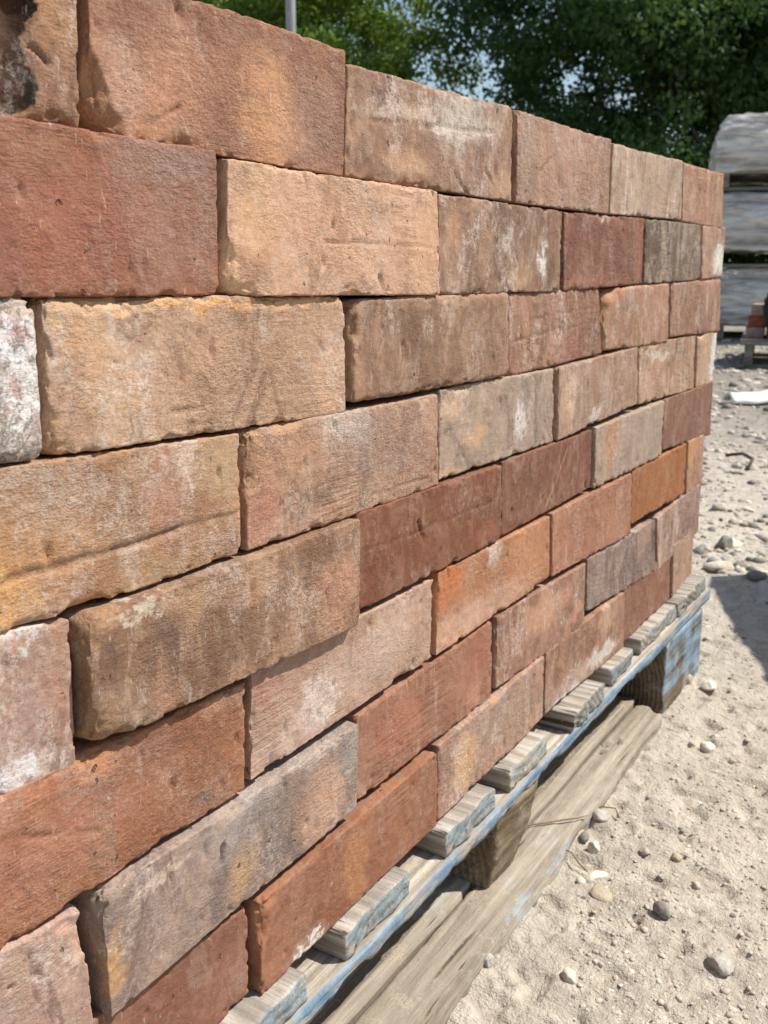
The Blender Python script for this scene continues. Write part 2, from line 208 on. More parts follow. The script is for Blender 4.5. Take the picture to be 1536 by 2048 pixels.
'6A':('large orange-red brick with a peach scar near its top edge', {'q': [(0.1685, 0.3062), (0.3687, 0.2984), (0.3654, 0.2389), (0.1652, 0.238)], 'c': [(176, 124, 94), (162, 112, 84)], 'w': 0.06, 'r': 4, 'y': -1, 'gr': 1.1, 'p': [(0.509, 0.92, 0.048, 0.134, (226, 166, 130), 0.85), (0.718, 0.863, 0.143, 0.161, (138, 99, 84), 0.45), (0.389, 0.457, 0.198, 0.255, (187, 131, 114), 0.4), (0.823, 0.143, 0.023, 0.087, (117, 109, 98), 0.65), (0.341, 0.933, 0.105, 0.091, (205, 142, 110), 0.55), (0.9, 0.878, 0.036, 0.095, (223, 185, 153), 0.55), (0.514, 0.559, 0.019, 0.053, (153, 145, 131), 0.5)], 'g': [(0.263, 0.717, 0.51, 0.405, 1.5, 0.8)], 'ch': [(0.51, 0.957, 22, 5), (0.698, -0.09, 12, 5), (0.801, 0.834, 10, 4)]}),
'6B':('pinkish brick with a chalky white bloom, sixth course from top', {'q': [(0.3741, 0.3016), (0.5674, 0.302), (0.5659, 0.2449), (0.3704, 0.2413)], 'c': [(198, 165, 144), (184, 149, 128)], 'w': 0.25, 'r': 3, 'gr': 0.8, 'p': [(0.326, 0.332, 0.125, 0.274, (246, 234, 222), 0.65), (0.747, 0.693, 0.094, 0.48, (229, 201, 183), 0.55), (0.157, 0.134, 0.136, 0.211, (223, 200, 189), 0.4), (0.054, 0.748, 0.062, 0.199, (187, 124, 107), 0.5), (0.54, 0.457, 0.169, 0.231, (223, 204, 192), 0.4)], 'ch': [(0.78, 0.039, 10, 6)]}),
'6C':('orange brick crossed by a pale dusty band, sixth course from top', {'q': [(0.573, 0.3042), (0.7648, 0.3037), (0.7689, 0.2486), (0.5716, 0.2439)], 'c': [(197, 141, 104), (190, 142, 110)], 'w': 0.2, 'r': 3, 'p': [(0.077, 0.836, 0.118, 0.265, (217, 132, 84), 0.85), (0.446, 0.91, 0.053, 0.216, (250, 242, 230), 0.65), (0.309, 0.19, 0.465, 0.186, (228, 195, 172), 0.65), (0.805, 0.484, 0.206, 0.392, (208, 151, 111), 0.4), (0.114, 0.023, 0.153, 0.138, (223, 181, 153), 0.5)]}),
'6D':('salmon-orange brick with faint streaks, sixth course from top', {'q': [(0.7696, 0.3055), (0.9748, 0.3051), (0.9812, 0.2397), (0.775, 0.2477)], 'c': [(188, 137, 109), (178, 128, 102)], 'w': 0.08, 'r': 4, 'y': -2, 'st': ((223, 181, 153), 0.35)}),
'6E':('orange-brown brick, the most orange of the sixth course from top', {'q': [(0.9805, 0.3062), (1.1757, 0.3068), (1.1823, 0.2444), (0.9873, 0.2481)], 'c': [(182, 123, 82), (170, 112, 72)], 'w': 0.05, 'r': 3}),
'6F':('pale brown brick end with an ochre patch, finishing the sixth course from top', {'q': [(1.1823, 0.308), (1.2551, 0.3066), (1.2606, 0.2426), (1.1895, 0.2435)], 'c': [(196, 154, 126), (187, 146, 123)], 'r': 4, 'p': [(0.172, 0.776, 0.3, 0.306, (233, 178, 122), 0.85)]}),
'7A':('mauve-grey brick with a vertical crack next to a wide gap', {'q': [(0.0567, 0.26), (0.2569, 0.2332), (0.2586, 0.1707), (0.0584, 0.2024)], 'c': [(190, 156, 142), (178, 147, 134)], 'w': 0.15, 'r': 5, 'p': [(0.806, 0.619, 0.045, 0.231, (205, 182, 157), 0.45), (0.962, 0.687, 0.026, 0.164, (205, 178, 164), 0.4)], 'g': [(0.852, 0.845, 0.855, 0.438, 1.2, 1.5)], 'ch': [(0.964, 0.769, 14, 7)]}),
'7B':('sooty grey brick with peach spots and lime along its top edge', {'q': [(0.2629, 0.2364), (0.4699, 0.2356), (0.467, 0.1799), (0.2639, 0.1722)], 'c': [(160, 141, 131), (138, 121, 113)], 'w': 0.4, 'r': 4, 'y': -5, 'gr': 0.9, 'p': [(0.806, 0.425, 0.09, 0.345, (229, 185, 152), 0.9), (0.475, 0.388, 0.054, 0.202, (217, 178, 132), 0.85), (0.462, 0.825, 0.17, 0.295, (178, 170, 163), 0.5), (0.648, 1.022, 0.278, 0.104, (219, 210, 199), 0.55), (0.028, 0.379, 0.022, 0.259, (219, 170, 115), 0.85), (0.166, 0.85, 0.121, 0.045, (242, 222, 199), 0.65), (0.643, 0.576, 0.128, 0.316, (120, 103, 95), 0.45), (0.954, 0.87, 0.052, 0.285, (196, 190, 184), 0.5)], 'g': [(0.386, 0.704, 0.384, 0.558, 1.5, 3)], 'ch': [(0.426, 0.99, 12, 6), (0.02, 0.938, 16, 6)]}),
'7C':('rusty brown brick with vertical water stains, second course above the pallet', {'q': [(0.4738, 0.2368), (0.6625, 0.2424), (0.6644, 0.178), (0.4709, 0.1794)], 'c': [(173, 125, 101), (160, 114, 92)], 'w': 0.12, 'r': 3, 'st': ((223, 188, 164), 0.3), 'gr': 0.7, 'p': [(0.278, 0.529, 0.133, 0.247, (190, 119, 90), 0.55), (0.846, 0.187, 0.052, 0.355, (226, 173, 145), 0.55), (0.902, 0.819, 0.111, 0.35, (178, 111, 91), 0.5)]}),
'7D':('brown brick with small peach spots, second course above the pallet', {'q': [(0.6679, 0.2437), (0.8584, 0.2393), (0.861, 0.1766), (0.6695, 0.1835)], 'c': [(172, 132, 110), (160, 120, 102)], 'w': 0.1, 'r': 3, 'p': [(0.452, 0.642, 0.168, 0.196, (235, 186, 146), 0.65), (0.738, 0.682, 0.075, 0.115, (242, 185, 153), 0.75), (0.876, 0.29, 0.079, 0.103, (233, 173, 144), 0.75), (0.148, 0.436, 0.1, 0.297, (196, 148, 123), 0.4)]}),
'7E':('slate-mauve brick with lime crumbs on its top edge, second course above the pallet', {'q': [(0.8635, 0.2416), (1.0715, 0.2365), (1.0842, 0.1727), (0.8675, 0.1885)], 'c': [(151, 130, 120), (135, 115, 107)], 'w': 0.25, 'r': 3, 'st': ((196, 184, 170), 0.4), 'p': [(0.107, 0.503, 0.091, 0.373, (187, 171, 154), 0.5), (0.794, 0.899, 0.083, 0.311, (223, 188, 160), 0.5), (0.451, 1.05, 0.294, 0.078, (242, 233, 221), 0.5)]}),
'7F':('streaky mauve brick ending the second course above the pallet', {'q': [(1.0779, 0.2363), (1.2557, 0.2461), (1.2617, 0.179), (1.0908, 0.1723)], 'c': [(178, 147, 130), (165, 135, 123)], 'w': 0.1, 'r': 4, 'st': ((242, 222, 199), 0.5)}),
'8A':('deep red-brown bottom-course brick beneath the sooty grey brick', {'q': [(0.1658, 0.1776), (0.366, 0.169), (0.3642, 0.1127), (0.164, 0.1158)], 'c': [(150, 106, 87), (142, 98, 80)], 'w': 0.05, 'r': 3, 'gr': 0.6}),
'8B':('bottom-course orange-red brick with a white crumb of mortar at its foot', {'q': [(0.3701, 0.1695), (0.569, 0.1744), (0.5674, 0.1164), (0.3683, 0.1119)], 'c': [(165, 114, 87), (154, 104, 78)], 'w': 0.1, 'r': 4, 'y': -4, 'gr': 0.6, 'p': [(0.479, 0.434, 0.05, 0.381, (217, 161, 114), 0.65), (0.23, 0.038, 0.082, 0.133, (250, 250, 239), 0.95), (0.038, 0.729, 0.038, 0.111, (169, 100, 75), 0.5)], 'ch': [(0.022, 0.794, 18, 8)]}),
'8C':('bottom-course pinkish brown brick with a yellow oval stain', {'q': [(0.5733, 0.1757), (0.7604, 0.1809), (0.7646, 0.1212), (0.5724, 0.1161)], 'c': [(188, 149, 127), (174, 139, 121)], 'w': 0.12, 'r': 4, 'y': -3, 'p': [(0.233, 0.497, 0.085, 0.329, (244, 199, 148), 0.9), (0.567, 0.716, 0.296, 0.388, (178, 166, 152), 0.45)], 'ch': [(0.491, 1.003, 12, 5)]}),
'8D':('bottom-course brown brick with white lime along its lower edge', {'q': [(0.7675, 0.1813), (0.9732, 0.1794), (0.9803, 0.1163), (0.7707, 0.1209)], 'c': [(172, 130, 108), (158, 118, 96)], 'w': 0.3, 'r': 3, 'y': -1, 'p': [(0.729, 0.792, 0.085, 0.233, (242, 193, 153), 0.65), (0.258, -0.032, 0.242, 0.141, (250, 250, 243), 0.85), (0.49, 0.228, 0.397, 0.182, (250, 234, 219), 0.4), (0.685, 0.213, 0.212, 0.151, (250, 250, 243), 0.6)]}),
'8E':('bottom-course plain red-brown brick next to the pale end brick', {'q': [(0.9791, 0.1796), (1.1451, 0.1873), (1.1538, 0.1201), (0.9859, 0.1181)], 'c': [(160, 115, 95), (150, 108, 89)], 'w': 0.03, 'r': 3}),
'8F':('pale brown brick end finishing the bottom course', {'q': [(1.1497, 0.1881), (1.2416, 0.1874), (1.2426, 0.1285), (1.1584, 0.1216)], 'c': [(190, 154, 127), (196, 165, 141)], 'w': 0.1, 'r': 4}),
}
def brick_mat(key, d, L, H, seed):
    t = NT('fired_clay_'+key.lower()); P = t.obj()
    rs = random.Random(seed); off = (rs.uniform(-9, 9), rs.uniform(-9, 9), rs.uniform(-9, 9))
    Ps = t.vec('ADD', P, off)
    gritty = d.get('gr', rs.uniform(.45, 1.0))
    c1, c2 = [lin(h, KW) for h in d['c']]
    big = t.noise(Ps, 17, 4, .6, .6)
    col = t.mix(t.mr(big, .32, .66), c2, c1)
    lum = sum(c1[:3])/3
    ma = d.get('mo', .19 if c1[0] > c1[1]*2.0 else .42)
    hl = tuple(min(.7, .45*a+.55*b) for a, b in zip(c1, lin('dcb898', KW))); hd = tuple(.55*a+.45*b for a, b in zip(c1, lin('96705a', KW)))
    mpm = t.node('Mapping', {0: Ps, 3: (1.25, 1, .7)}).outputs[0]
    buff = tuple(.35*a+.65*b for a, b in zip(c1, lin((202, 181, 162), KW))); soot = tuple(.3*a+.7*b for a, b in zip(c2, lin((116, 94, 80), KW)))
    col = t.mix(t.math('MULTIPLY', t.mr(t.noise(mpm, 31, 7, .70, .9), .47, .62), ma*1.5), col, hl)
    col = t.mix(t.math('MULTIPLY', t.mr(t.noise(mpm, 24, 7, .70, .9), .52, .66), ma*1.3), col, hd)
    col = t.mix(t.math('MULTIPLY', t.mr(t.noise(mpm, 19, 8, .74, 1.3), .52, .61), ma*rs.uniform(.8, 2.0)), col, soot)
    col = t.mix(t.math('MULTIPLY', t.mr(t.noise(mpm, 37, 8, .76, .8), .53, .61), ma*rs.uniform(.9, 2.0)), col, buff)
    mid = t.noise(Ps, 62, 5, .65)
    dustc = tuple(.72*a+.28*b for a, b in zip(c1, lin('c4aa96', KW)))
    col = t.mix(t.math('MULTIPLY', t.mr(mid, .5, .75), .5), col, dustc)
    darkc = tuple(a*.62 for a in c2[:3])+(1,)
    col = t.mix(t.math('MULTIPLY', t.mr(t.noise(Ps, 34, 5, .7), .55, .75), .55), col, darkc)
    # water streaks run down the face
    mp = t.node('Mapping', {0: Ps, 3: (58, 40, 8)}).outputs[0]
    sth, sta = d.get('st', (None, .16 if ma > .2 else .07))
    stc = lin(sth, KW) if sth else tuple(.6*a+.4*b for a, b in zip(c1, lin('d2b8a0', KW)))
    stn = t.node('TexNoise', {'Vector': mp, 'Scale': 1.0, 'Detail': 6, 'Roughness': .68, 'Distortion': .5}).outputs[0]
    stm = t.math('MULTIPLY', t.mr(stn, .5, .66), t.mr(t.noise(Ps, 30, 4, .6), .36, .62))
    col = t.mix(t.math('MULTIPLY', stm, min(1, sta*1.9)), col, stc)
    # patches
    wv = t.vec('SUBTRACT', t.noise(Ps, 48, 4, .65, 0, True), (.5, .5, .5))
    P2 = t.vec('ADD', P, t.node('VectorMath', {0: wv, 3: .034}, operation='SCALE').outputs[0])
    sx, sy, sz = t.sep(P2)
    spk = t.math('ADD', t.math('MULTIPLY', t.noise(Ps, 120, 7, .75), .6), t.math('MULTIPLY', stn, .4)); spk2 = t.noise(Ps, 210, 6, .75)
    for (a, b, ra, rb, hx, st) in d.get('p', []):
        ra = max(ra, .02); rb = max(rb, .05)
        dx = t.math('MULTIPLY', t.math('SUBTRACT', sx, (a-.5)*L), 1/(ra*L)); dz = t.math('MULTIPLY', t.math('SUBTRACT', sz, b*H), 1/(rb*H))
        m = t.math('ADD', t.math('MULTIPLY', dx, dx), t.math('MULTIPLY', dz, dz))
        m = t.mr(m, 2.5, .0)
        bright = sum(hx) > 640
        if bright:
            m2 = t.math('MULTIPLY', t.mr(t.math('ADD', t.math('MULTIPLY', m, .55), t.math('MULTIPLY', spk2, 1.35)), 1.0, 1.26), st*(.95 if st > .88 else .72))
            m = t.math('ADD', m2, t.math('MULTIPLY', m, .22*st), clamp=True)
        elif st < .94: m = t.math('MULTIPLY', t.math('MULTIPLY', m, t.mr(spk, .30, .66, .30, 1.15)), st*.92, clamp=True)
        else: m = t.mr(m, .25, .6)
        col = t.mix(m, col, lin(hx, KW))
    for g in d.get('g', []):
        if len(g) > 6:
            m = t.attr('scr'); col = t.mix(m, col, lin(g[6], KW))
        else:
            col = t.mix(t.math('MULTIPLY', t.attr('scr'), .5), col, darkc); break
    # chalky veils of old lime
    va = rs.uniform(.3, .85) if ma > .2 else rs.uniform(.08, .3)
    veil = t.math('MULTIPLY', t.mr(t.noise(mpm, 27, 6, .68, .7), .47, .66), t.mr(t.noise(Ps, 290, 6, .76), .40, .60))
    col = t.mix(t.math('MULTIPLY', veil, va), col, lin((230, 217, 204), KW))
    # fresh clay where edges broke off
    fresh = tuple(min(.8, v) for v in (c1[0]*1.16+.03, c1[1]*1.17+.02, c1[2]*1.08+.01))+(1,)
    ch = t.math('MULTIPLY', t.attr('chip'), t.mr(t.noise(Ps, 110, 4), .3, .6, .35, 1))
    col = t.mix(ch, col, fresh)
    # lime and efflorescence
    wq = d.get('w', .1)
    wn = t.math('ADD', t.math('MULTIPLY', t.noise(Ps, 240, 6, .74), .62), t.math('MULTIPLY', t.noise(Ps, 16, 3, .6), .38))
    th = .645-.135*wq
    wm = t.mr(wn, th, th+.055)
    col = t.mix(t.math('MULTIPLY', wm, min(.95, .45+.6*wq)), col, lin('e4dcd2', KW))
    fl = t.noise(t.node('Mapping', {0: Ps, 3: (1.5, 1, .42)}).outputs[0], 330, 3, .55)
    col = t.mix(t.math('MULTIPLY', t.mr(fl, .66, .72), min(.85, .35+.7*wq)), col, lin('ddd0c0', KW))
    # pits
    Pw = t.vec('ADD', Ps, t.node('VectorMath', {0: t.vec('SUBTRACT', t.noise(Ps, 260, 3, .6, 0, True), (.5, .5, .5)), 3: .007}, operation='SCALE').outputs[0])
    vo = t.node('TexVoronoi', {'Vector': Pw, 'Scale': 105.0, 'Randomness': 1.0}, feature='F1'); rnd = t.mr(vo.outputs[1], .84, .88)
    pit = t.math('MULTIPLY', t.mr(vo.outputs[0], .17, .08), rnd)
    vo2 = t.node('TexVoronoi', {'Vector': Pw, 'Scale': 230.0, 'Randomness': 1.0}, feature='F1')
    pit2 = t.math('MULTIPLY', t.mr(vo2.outputs[0], .26, .12), t.mr(vo2.outputs[1], .90, .92))
    pit = t.math('ADD', pit, t.math('MULTIPLY', pit2, .8), clamp=True)
    col = t.mix(t.math('MULTIPLY', pit, .7), col, tuple(a*.35 for a in c2[:3])+(1,))
    gr = t.noise(Ps, 780, 3, .6)
    g2 = t.math('ADD', t.math('MULTIPLY', t.mr(gr, .28, .72, 1-.2*gritty, 1+.2*gritty, False), 1), 0)
    cc = t.node('CombineColor', [g2, g2, g2]).outputs[0]
    col = t.mix(1.0, col, cc, 'MULTIPLY')
    mpb = t.node('Mapping', {0: Ps, 3: (.75, 1, 1.35)}).outputs[0]
    h = t.math('ADD', t.math('MULTIPLY', t.noise(mpb, 620, 4, .7), .75), t.math('MULTIPLY', t.noise(mpb, 230, 4, .6), .9))
    rm = t.mr(t.noise(Ps, 15, 4, .6), .34, .66, .25, 1.1)
    h = t.math('MULTIPLY', h, rm)
    dr = t.noise(t.node('Mapping', {0: Ps, 3: (22, 40, 260)}).outputs[0], 1.0, 3, .6)
    dm = t.mr(t.noise(Ps, 12, 3), .55, .70)
    h = t.math('ADD', h, t.math('MULTIPLY', t.math('MULTIPLY', t.mr(dr, .3, .7), dm), .38))
    h = t.math('ADD', h, t.math('MULTIPLY', wm, .6))
    h = t.math('SUBTRACT', h, t.math('MULTIPLY', pit, 1.3))
    return t.done(col, .93, t.bump(h, .0017*gritty, 1.0))

def brick_geo(q, W, seed, cell, r0, yo=0, grooves=(), chips=(), ysh=None):
    q = np.array(q, float)                       # TL TR BR BL in (x, z)
    L = ((q[1, 0]-q[0, 0])+(q[2, 0]-q[3, 0]))/2; H = ((q[0, 1]-q[3, 1])+(q[1, 1]-q[2, 1]))/2
    nx = max(8, int(L/cell)); nz = max(6, int(H/cell))
    d = min(cell, .0016)
    ys = np.concatenate([[0, .0004, .0009, .0015, .0022, .003], np.arange(.004, .0085, d*.9), np.arange(.0105, .03, .004), np.linspace(.034, W-.012, 4), [W-.006, W-.003, W]])
    ins = np.array([0, .0004, .0009, .0015, .0022, .0031])
    def ax_(T_, n): return np.concatenate([ins, np.linspace(.0042, T_-.0042, n), T_-ins[::-1]]) if cell < .005 else np.linspace(0, T_, n)
    V, F = grid_box(ax_(L, nx), ys, ax_(H, nz))
    P = V + np.array([seed*1.37 % 11, seed*2.11 % 7, seed*.77 % 13])
    frontness = 1-sstep(.03, .05, V[:, 1])
    n1 = fbm(P, 42, 3, 1); n2 = fbm(P, 90, 3, 50)
    n3 = fbm(P, 210, 2, 70)
    n4 = fbm(P, 150, 2, 33)
    r = .0006 + r0*(.15 if r0 < .0045 else .38)*(.5+n1) + (sstep(.60, .66, n2)*.0030 + sstep(.61, .67, n4)*.0019)*frontness
    boost = np.zeros(len(V))
    for (a, b, rad, add) in chips:
        dd = np.sqrt((V[:, 0]-a*L)**2+(V[:, 2]-b*H)**2+(V[:, 1]*.8)**2)/(rad*.001)
        boost = np.maximum(boost, add*.001*(1-sstep(.45, 1.15, dd+(n2-.5)*.9)))
    r = np.clip(r+boost, .0009, .022)
    Vr, N, cv = round_box(V, (0, 0, 0), (L, W, H), r)
    chip = np.clip(sstep(.0055, .0085, r)*sstep(1.0, 1.08, cv)*.85 + sstep(.002, .005, boost)*.9*sstep(1.0, 1.05, cv), 0, 1)
    edge = np.minimum.reduce([V[:, 0], L-V[:, 0], V[:, 2], H-V[:, 2]]); en = 1-sstep(0, .012, edge)
    chip = np.maximum(chip, .6*(1-sstep(.0006, .0032, edge+(n2-.5)*.004))*frontness*sstep(.42, .6, n1))
    disp = (fbm(P, 13, 2, 3)-.5)*.0022 + (fbm(P, 75, 3, 8)-.5)*(.0008-.0003*en) + (fbm(P, 300, 2, 2)-.5)*(.0007+.0003*en)
    scr = np.zeros(len(V)); isf = (N[:, 1] < -.6)
    for g in grooves:
        a = np.array([g[0]*L, g[1]*H]); b = np.array([g[2]*L, g[3]*H]); ab = b-a
        pp = V[:, [0, 2]] + (np.stack([vnoise(P, 90, 91), vnoise(P, 90, 92)], 1)-.5)*.0022
        tt = np.clip(((pp-a)@ab)/max(1e-9, ab@ab), 0, 1); ds = np.linalg.norm(pp-a-tt[:, None]*ab, axis=1)
        m = np.exp(-(ds/(max(g[4]*.8, .75)*.001))**2)*isf*(.35+.65*sstep(.3, .6, vnoise(P, 70, 93)))
        disp = disp - m*g[5]*.001; scr = np.maximum(scr, m)
    rs = random.Random(seed)
    for _ in range(rs.randint(5, 12)):
        a, b, rad, dep = rs.uniform(0, L), rs.uniform(0, H), rs.uniform(.0007, .0019), rs.uniform(.0008, .0024)
        m = np.exp(-(((V[:, 0]-a)/rad)**2+((V[:, 2]-b)/(rad*rs.uniform(.7, 3.2)))**2))*isf
        disp = disp - m*dep
    Vr = Vr + N*disp[:, None]
    a = Vr[:, 0]/L; b = Vr[:, 2]/H
    X = (1-b)*((1-a)*q[3, 0]+a*q[2, 0]) + b*((1-a)*q[0, 0]+a*q[1, 0])
    Z = (1-b)*((1-a)*q[3, 1]+a*q[2, 1]) + b*((1-a)*q[0, 1]+a*q[1, 1])
    ox = (q[:, 0].mean()); oz = (q[2, 1]+q[3, 1])/2
    Vf = np.stack([X-ox, Vr[:, 1], Z-oz], 1)
    return Vf, F, chip, scr, (ox, yo, oz), L, H
def set_attr(me, name, arr):
    at = me.attributes.new(name, 'FLOAT', 'POINT'); at.data.foreach_set('value', arr.astype(np.float32))

BG = 'reclaimed bricks stacked in the front row on the pallet'
for i, (key, (label, d)) in enumerate(BRICKS.items()):
    q = d['q']; header = key in ('2F', '4F', '6F', '8F')
    W_ = .195 if header else .094
    xm = (q[0][0]+q[1][0])/2
    cell = .00125 if xm < .5 else (.0016 if xm < .8 else .0024)
    yo = d.get('y', 0)*.001 + random.Random(i).uniform(-.0012, .0012)
    V, F, chip, scr, loc, L, H = brick_geo(q, W_, i+3, cell, d.get('r', 3.5)*.001, yo, d.get('g', ()), d.get('ch', ()))
    me = mesh_np('brick', V, F); set_attr(me, 'chip', chip); set_attr(me, 'scr', scr)
    o = obj('brick', me, brick_mat(key, d, L, H, i*7+1), None, loc)
    tag(o, label, 'brick', BG)

# rows behind the front one, and the half bricks that close the even courses at the open end
base_z = [.560, .496, .435, .372, .312, .248, .180, .1235]
vari = []
for s_ in range(4):
    V, F, chip, scr, loc, L, H = brick_geo([(-.1, .057), (.1, .057), (.1, 0), (-.1, 0)], .094, 900+s_, .006, .004)
    me = mesh_np('brick', V, F); set_attr(me, 'chip', chip); set_attr(me, 'scr', scr)
    hx = [('a3674e', '9c6a52'), ('94745c', '876a55'), ('a8704f', '9c6448'), ('a08070', '96705a')][s_]
    me.materials.append(brick_mat('rear%d' % s_, dict(c=list(hx), w=.2), L, H, 500+s_)); vari.append(me)
rr = random.Random(3)
for ci in range(8):
    for row in (1, 2):
        odd = ci % 2 == 0
        x0 = .175 if odd == (row == 2) else .28
        x1 = 1.28 if (odd or row == 2) else 1.17
        x = x0
        while x+.1 < x1+.005:
            o = obj('brick', vari[rr.randrange(4)], None, None, (min(x, x1-.1), .1*row+.003+rr.uniform(-.002, .002), base_z[ci]+(.0085*(x-.75) if ci == 7 else 0)))
            tag(o, 'plain brick stacked behind the front row of bricks on the pallet', 'brick', 'bricks behind the front row')
            x += .2045

# ---------------------------------------------------------------- pallet
def wood_mat(name, axis, light, mid_, dark, pith, freq=230, paint=None, paint_amt=.55, k=1.34, faces=None, ringa=.55):
    t = NT(name); P = t.obj(); sx, sy, sz = t.sep(P)
    st = {0: (3, 60, 60), 1: (60, 3, 60), 2: (60, 60, 3)}[axis]
    g = t.node('TexNoise', {'Vector': t.node('Mapping', {0: P, 3: st}).outputs[0], 'Scale': 1.0, 'Detail': 5, 'Roughness': .65}).outputs[0]
    u, v = [(sy, sz), (sx, sz), (sx, sy)][axis]
    du = t.math('SUBTRACT', u, pith[0]); dv = t.math('SUBTRACT', v, pith[1])
    rad = t.math('SQRT', t.math('ADD', t.math('MULTIPLY', du, du), t.math('MULTIPLY', dv, dv)))
    rad = t.math('ADD', t.math('MULTIPLY', rad, freq*6.283), t.math('MULTIPLY', g, 7))
    ring = t.mr(t.math('SINE', rad), -.9, .9)
    col = t.mix(t.mr(g, .35, .65), lin(mid_, k), lin(light, k))
    col = t.mix(t.math('MULTIPLY', t.mr(ring, .55, 1), ringa), col, lin(dark, k))
    big = t.noise(P, 22, 4, .6)
    col = t.mix(t.math('MULTIPLY', t.mr(big, .5, .75), .6), col, lin('a79a88', k))
    cr_ = t.node('TexNoise', {'Vector': t.node('Mapping', {0: P, 3: tuple(a*2.2 for a in st)}).outputs[0], 'Scale': 1.0, 'Detail': 3, 'Roughness': .5}).outputs[0]
    crack = t.mr(cr_, .33, .28)
    col = t.mix(t.math('MULTIPLY', crack, .75), col, lin('3c3228', k))
    if paint:
        nrm = t.sep(t.node('TexCoord').outputs['Normal'])
        fm = t.mr(t.math('MULTIPLY', nrm[1], -1), .45, .8)
        if faces == 'top': fm = t.math('MAXIMUM', fm, t.mr(nrm[2], .5, .9))
        pn = t.math('ADD', t.math('MULTIPLY', t.noise(P, 18, 5, .7), .5), t.math('MULTIPLY', g, .5))
        pm = t.math('MULTIPLY', fm, t.mr(pn, .62-.28*paint_amt, .72-.28*paint_amt))
        pc = t.mix(t.mr(t.noise(P, 40, 5, .7), .35, .65), lin(paint[0], k), lin(paint[1], k))
        col = t.mix(pm, col, pc)
    g3 = t.node('TexNoise', {'Vector': t.node('Mapping', {0: P, 3: tuple(a*4.5 for a in st)}).outputs[0], 'Scale': 1.0, 'Detail': 4, 'Roughness': .7}).outputs[0]
    gg = t.mr(g3, .3, .7, .70, 1.25, False)
    col = t.mix(1.0, col, t.node('CombineColor', [gg, gg, gg]).outputs[0], 'MULTIPLY')
    split = t.mr(t.node('TexNoise', {'Vector': t.node('Mapping', {0: P, 3: tuple(a*1.1 for a in st)}).outputs[0], 'Scale': 1.0, 'Detail': 2, 'Roughness': .4}).outputs[0], .27, .235)
    col = t.mix(t.math('MULTIPLY', split, .85), col, lin('3c3228', k))
    dirt = t.mr(t.math('ADD', t.math('MULTIPLY', t.noise(P, 38, 6, .72), .6), t.math('MULTIPLY', t.noise(P, 420, 3, .6), .4)), .52, .62)
    col = t.mix(t.math('MULTIPLY', dirt, .55), col, lin((186, 172, 150), k))
    spot = t.mr(t.noise(P, 190, 4, .65), .66, .72)
    col = t.mix(t.math('MULTIPLY', spot, .5), col, lin((84, 72, 60), k))
    crack = t.math('ADD', crack, t.math('ADD', t.math('MULTIPLY', split, 1.2), t.math('MULTIPLY', g3, -.5)))
    h = t.math('ADD', t.math('MULTIPLY', ring, .5), t.math('ADD', t.math('MULTIPLY', g, .8), t.math('MULTIPLY', t.noise(P, 420, 3), .4)))
    h = t.math('SUBTRACT', h, crack)
    return t.done(col, .9, t.bump(h, .0013, .8))
DECK = [wood_mat('weathered_deck_%d' % s_, 1, l, m_, d_, pith, fr, pt, pa) for s_, (l, m_, d_, pith, fr, pt, pa) in enumerate([
    ('d4cbc0', 'b3a99c', '756c61', (.02, -.06), 120, ('9aa7ab', '87949a'), .75),
    ('cdc5ba', 'aaa195', '6a6259', (-.05, -.05), 130, ('9a9d99', '84867f'), .7),
    ('d8cfc2', 'b8ad9e', '7a7064', (.0, .09), 125, ('96a0a2', 'a3a49c'), .65)])]
STRING = wood_mat('blue_stringer_wood', 0, 'dcd2c2', 'c4b8a6', '8d8272', (.02, -.05), 140, ((118, 148, 176), (158, 178, 194)), .72)
CORNER = wood_mat('blue_corner_block_wood', 0, '93836c', '776853', '4a3d30', (.05, .03), 190, ((124, 152, 178), (160, 180, 194)), .66)
RAW = wood_mat('raw_block_wood', 0, '93836b', '75664f', '463a2c', (.04, .02), 160, ringa=.25)
BOTTOM = wood_mat('ground_board_wood', 0, 'b4a999', '978b7b', '6a6053', (.02, -.08), 90, ('a0aab0', 'adb5b6'), .26, 1.16, 'top')
def plank(name, mat, parent, lo, hi, cell, axis, seed, r=.0025, wob=.0012, rough=.0005, ends=0, ridge=0, fine=None, shape=None):
    lo = np.array(lo, float); hi = np.array(hi, float)
    cells = np.array([cell]*3); cells[axis] = cell*(6 if fine is None else 1)
    ax = []
    for k_ in range(3):
        n = max(2, int((hi[k_]-lo[k_])/cells[k_])+1)
        a = np.linspace(lo[k_], hi[k_], n)
        if k_ == axis and fine is not None:
            a = np.concatenate([np.arange(lo[k_], lo[k_]+fine, cell), np.linspace(lo[k_]+fine+.01, hi[k_], 10)])
        ax.append(a)
    V, F = grid_box(*ax); P = V+seed*1.7
    rr_ = r*(.5+1.0*fbm(P, 45, 3, seed))
    V2, N, cv = round_box(V, lo, hi, rr_)
    S = np.ones(3)*55; S[axis] = 5
    V2 = V2+N*(((fbm(P*S/55, 55, 3, seed)-.5)*wob + (fbm(P, 120, 2, seed+4)-.5)*rough)[:, None])
    if ridge:
        S2 = np.array([1, .04, .08])
        V2 = V2+N*((np.abs(vnoise(P*S2, 150, seed+8)-.5)*2-.5)*ridge)[:, None]
    if ends:
        e = np.abs(N[:, axis]) > .5
        off = (fbm(P, 60, 3, seed+11)-.5)*ends
        V2[:, axis] += off*(1-sstep(0, .02, np.minimum(np.abs(V[:, axis]-lo[axis]), np.abs(V[:, axis]-hi[axis]))))
    if shape is not None: V2 = shape(V2, P)
    c0 = (lo+hi)/2; c0[2] = lo[2]
    return obj(name, mesh_np(name, V2-c0, F), mat, parent, tuple(c0))
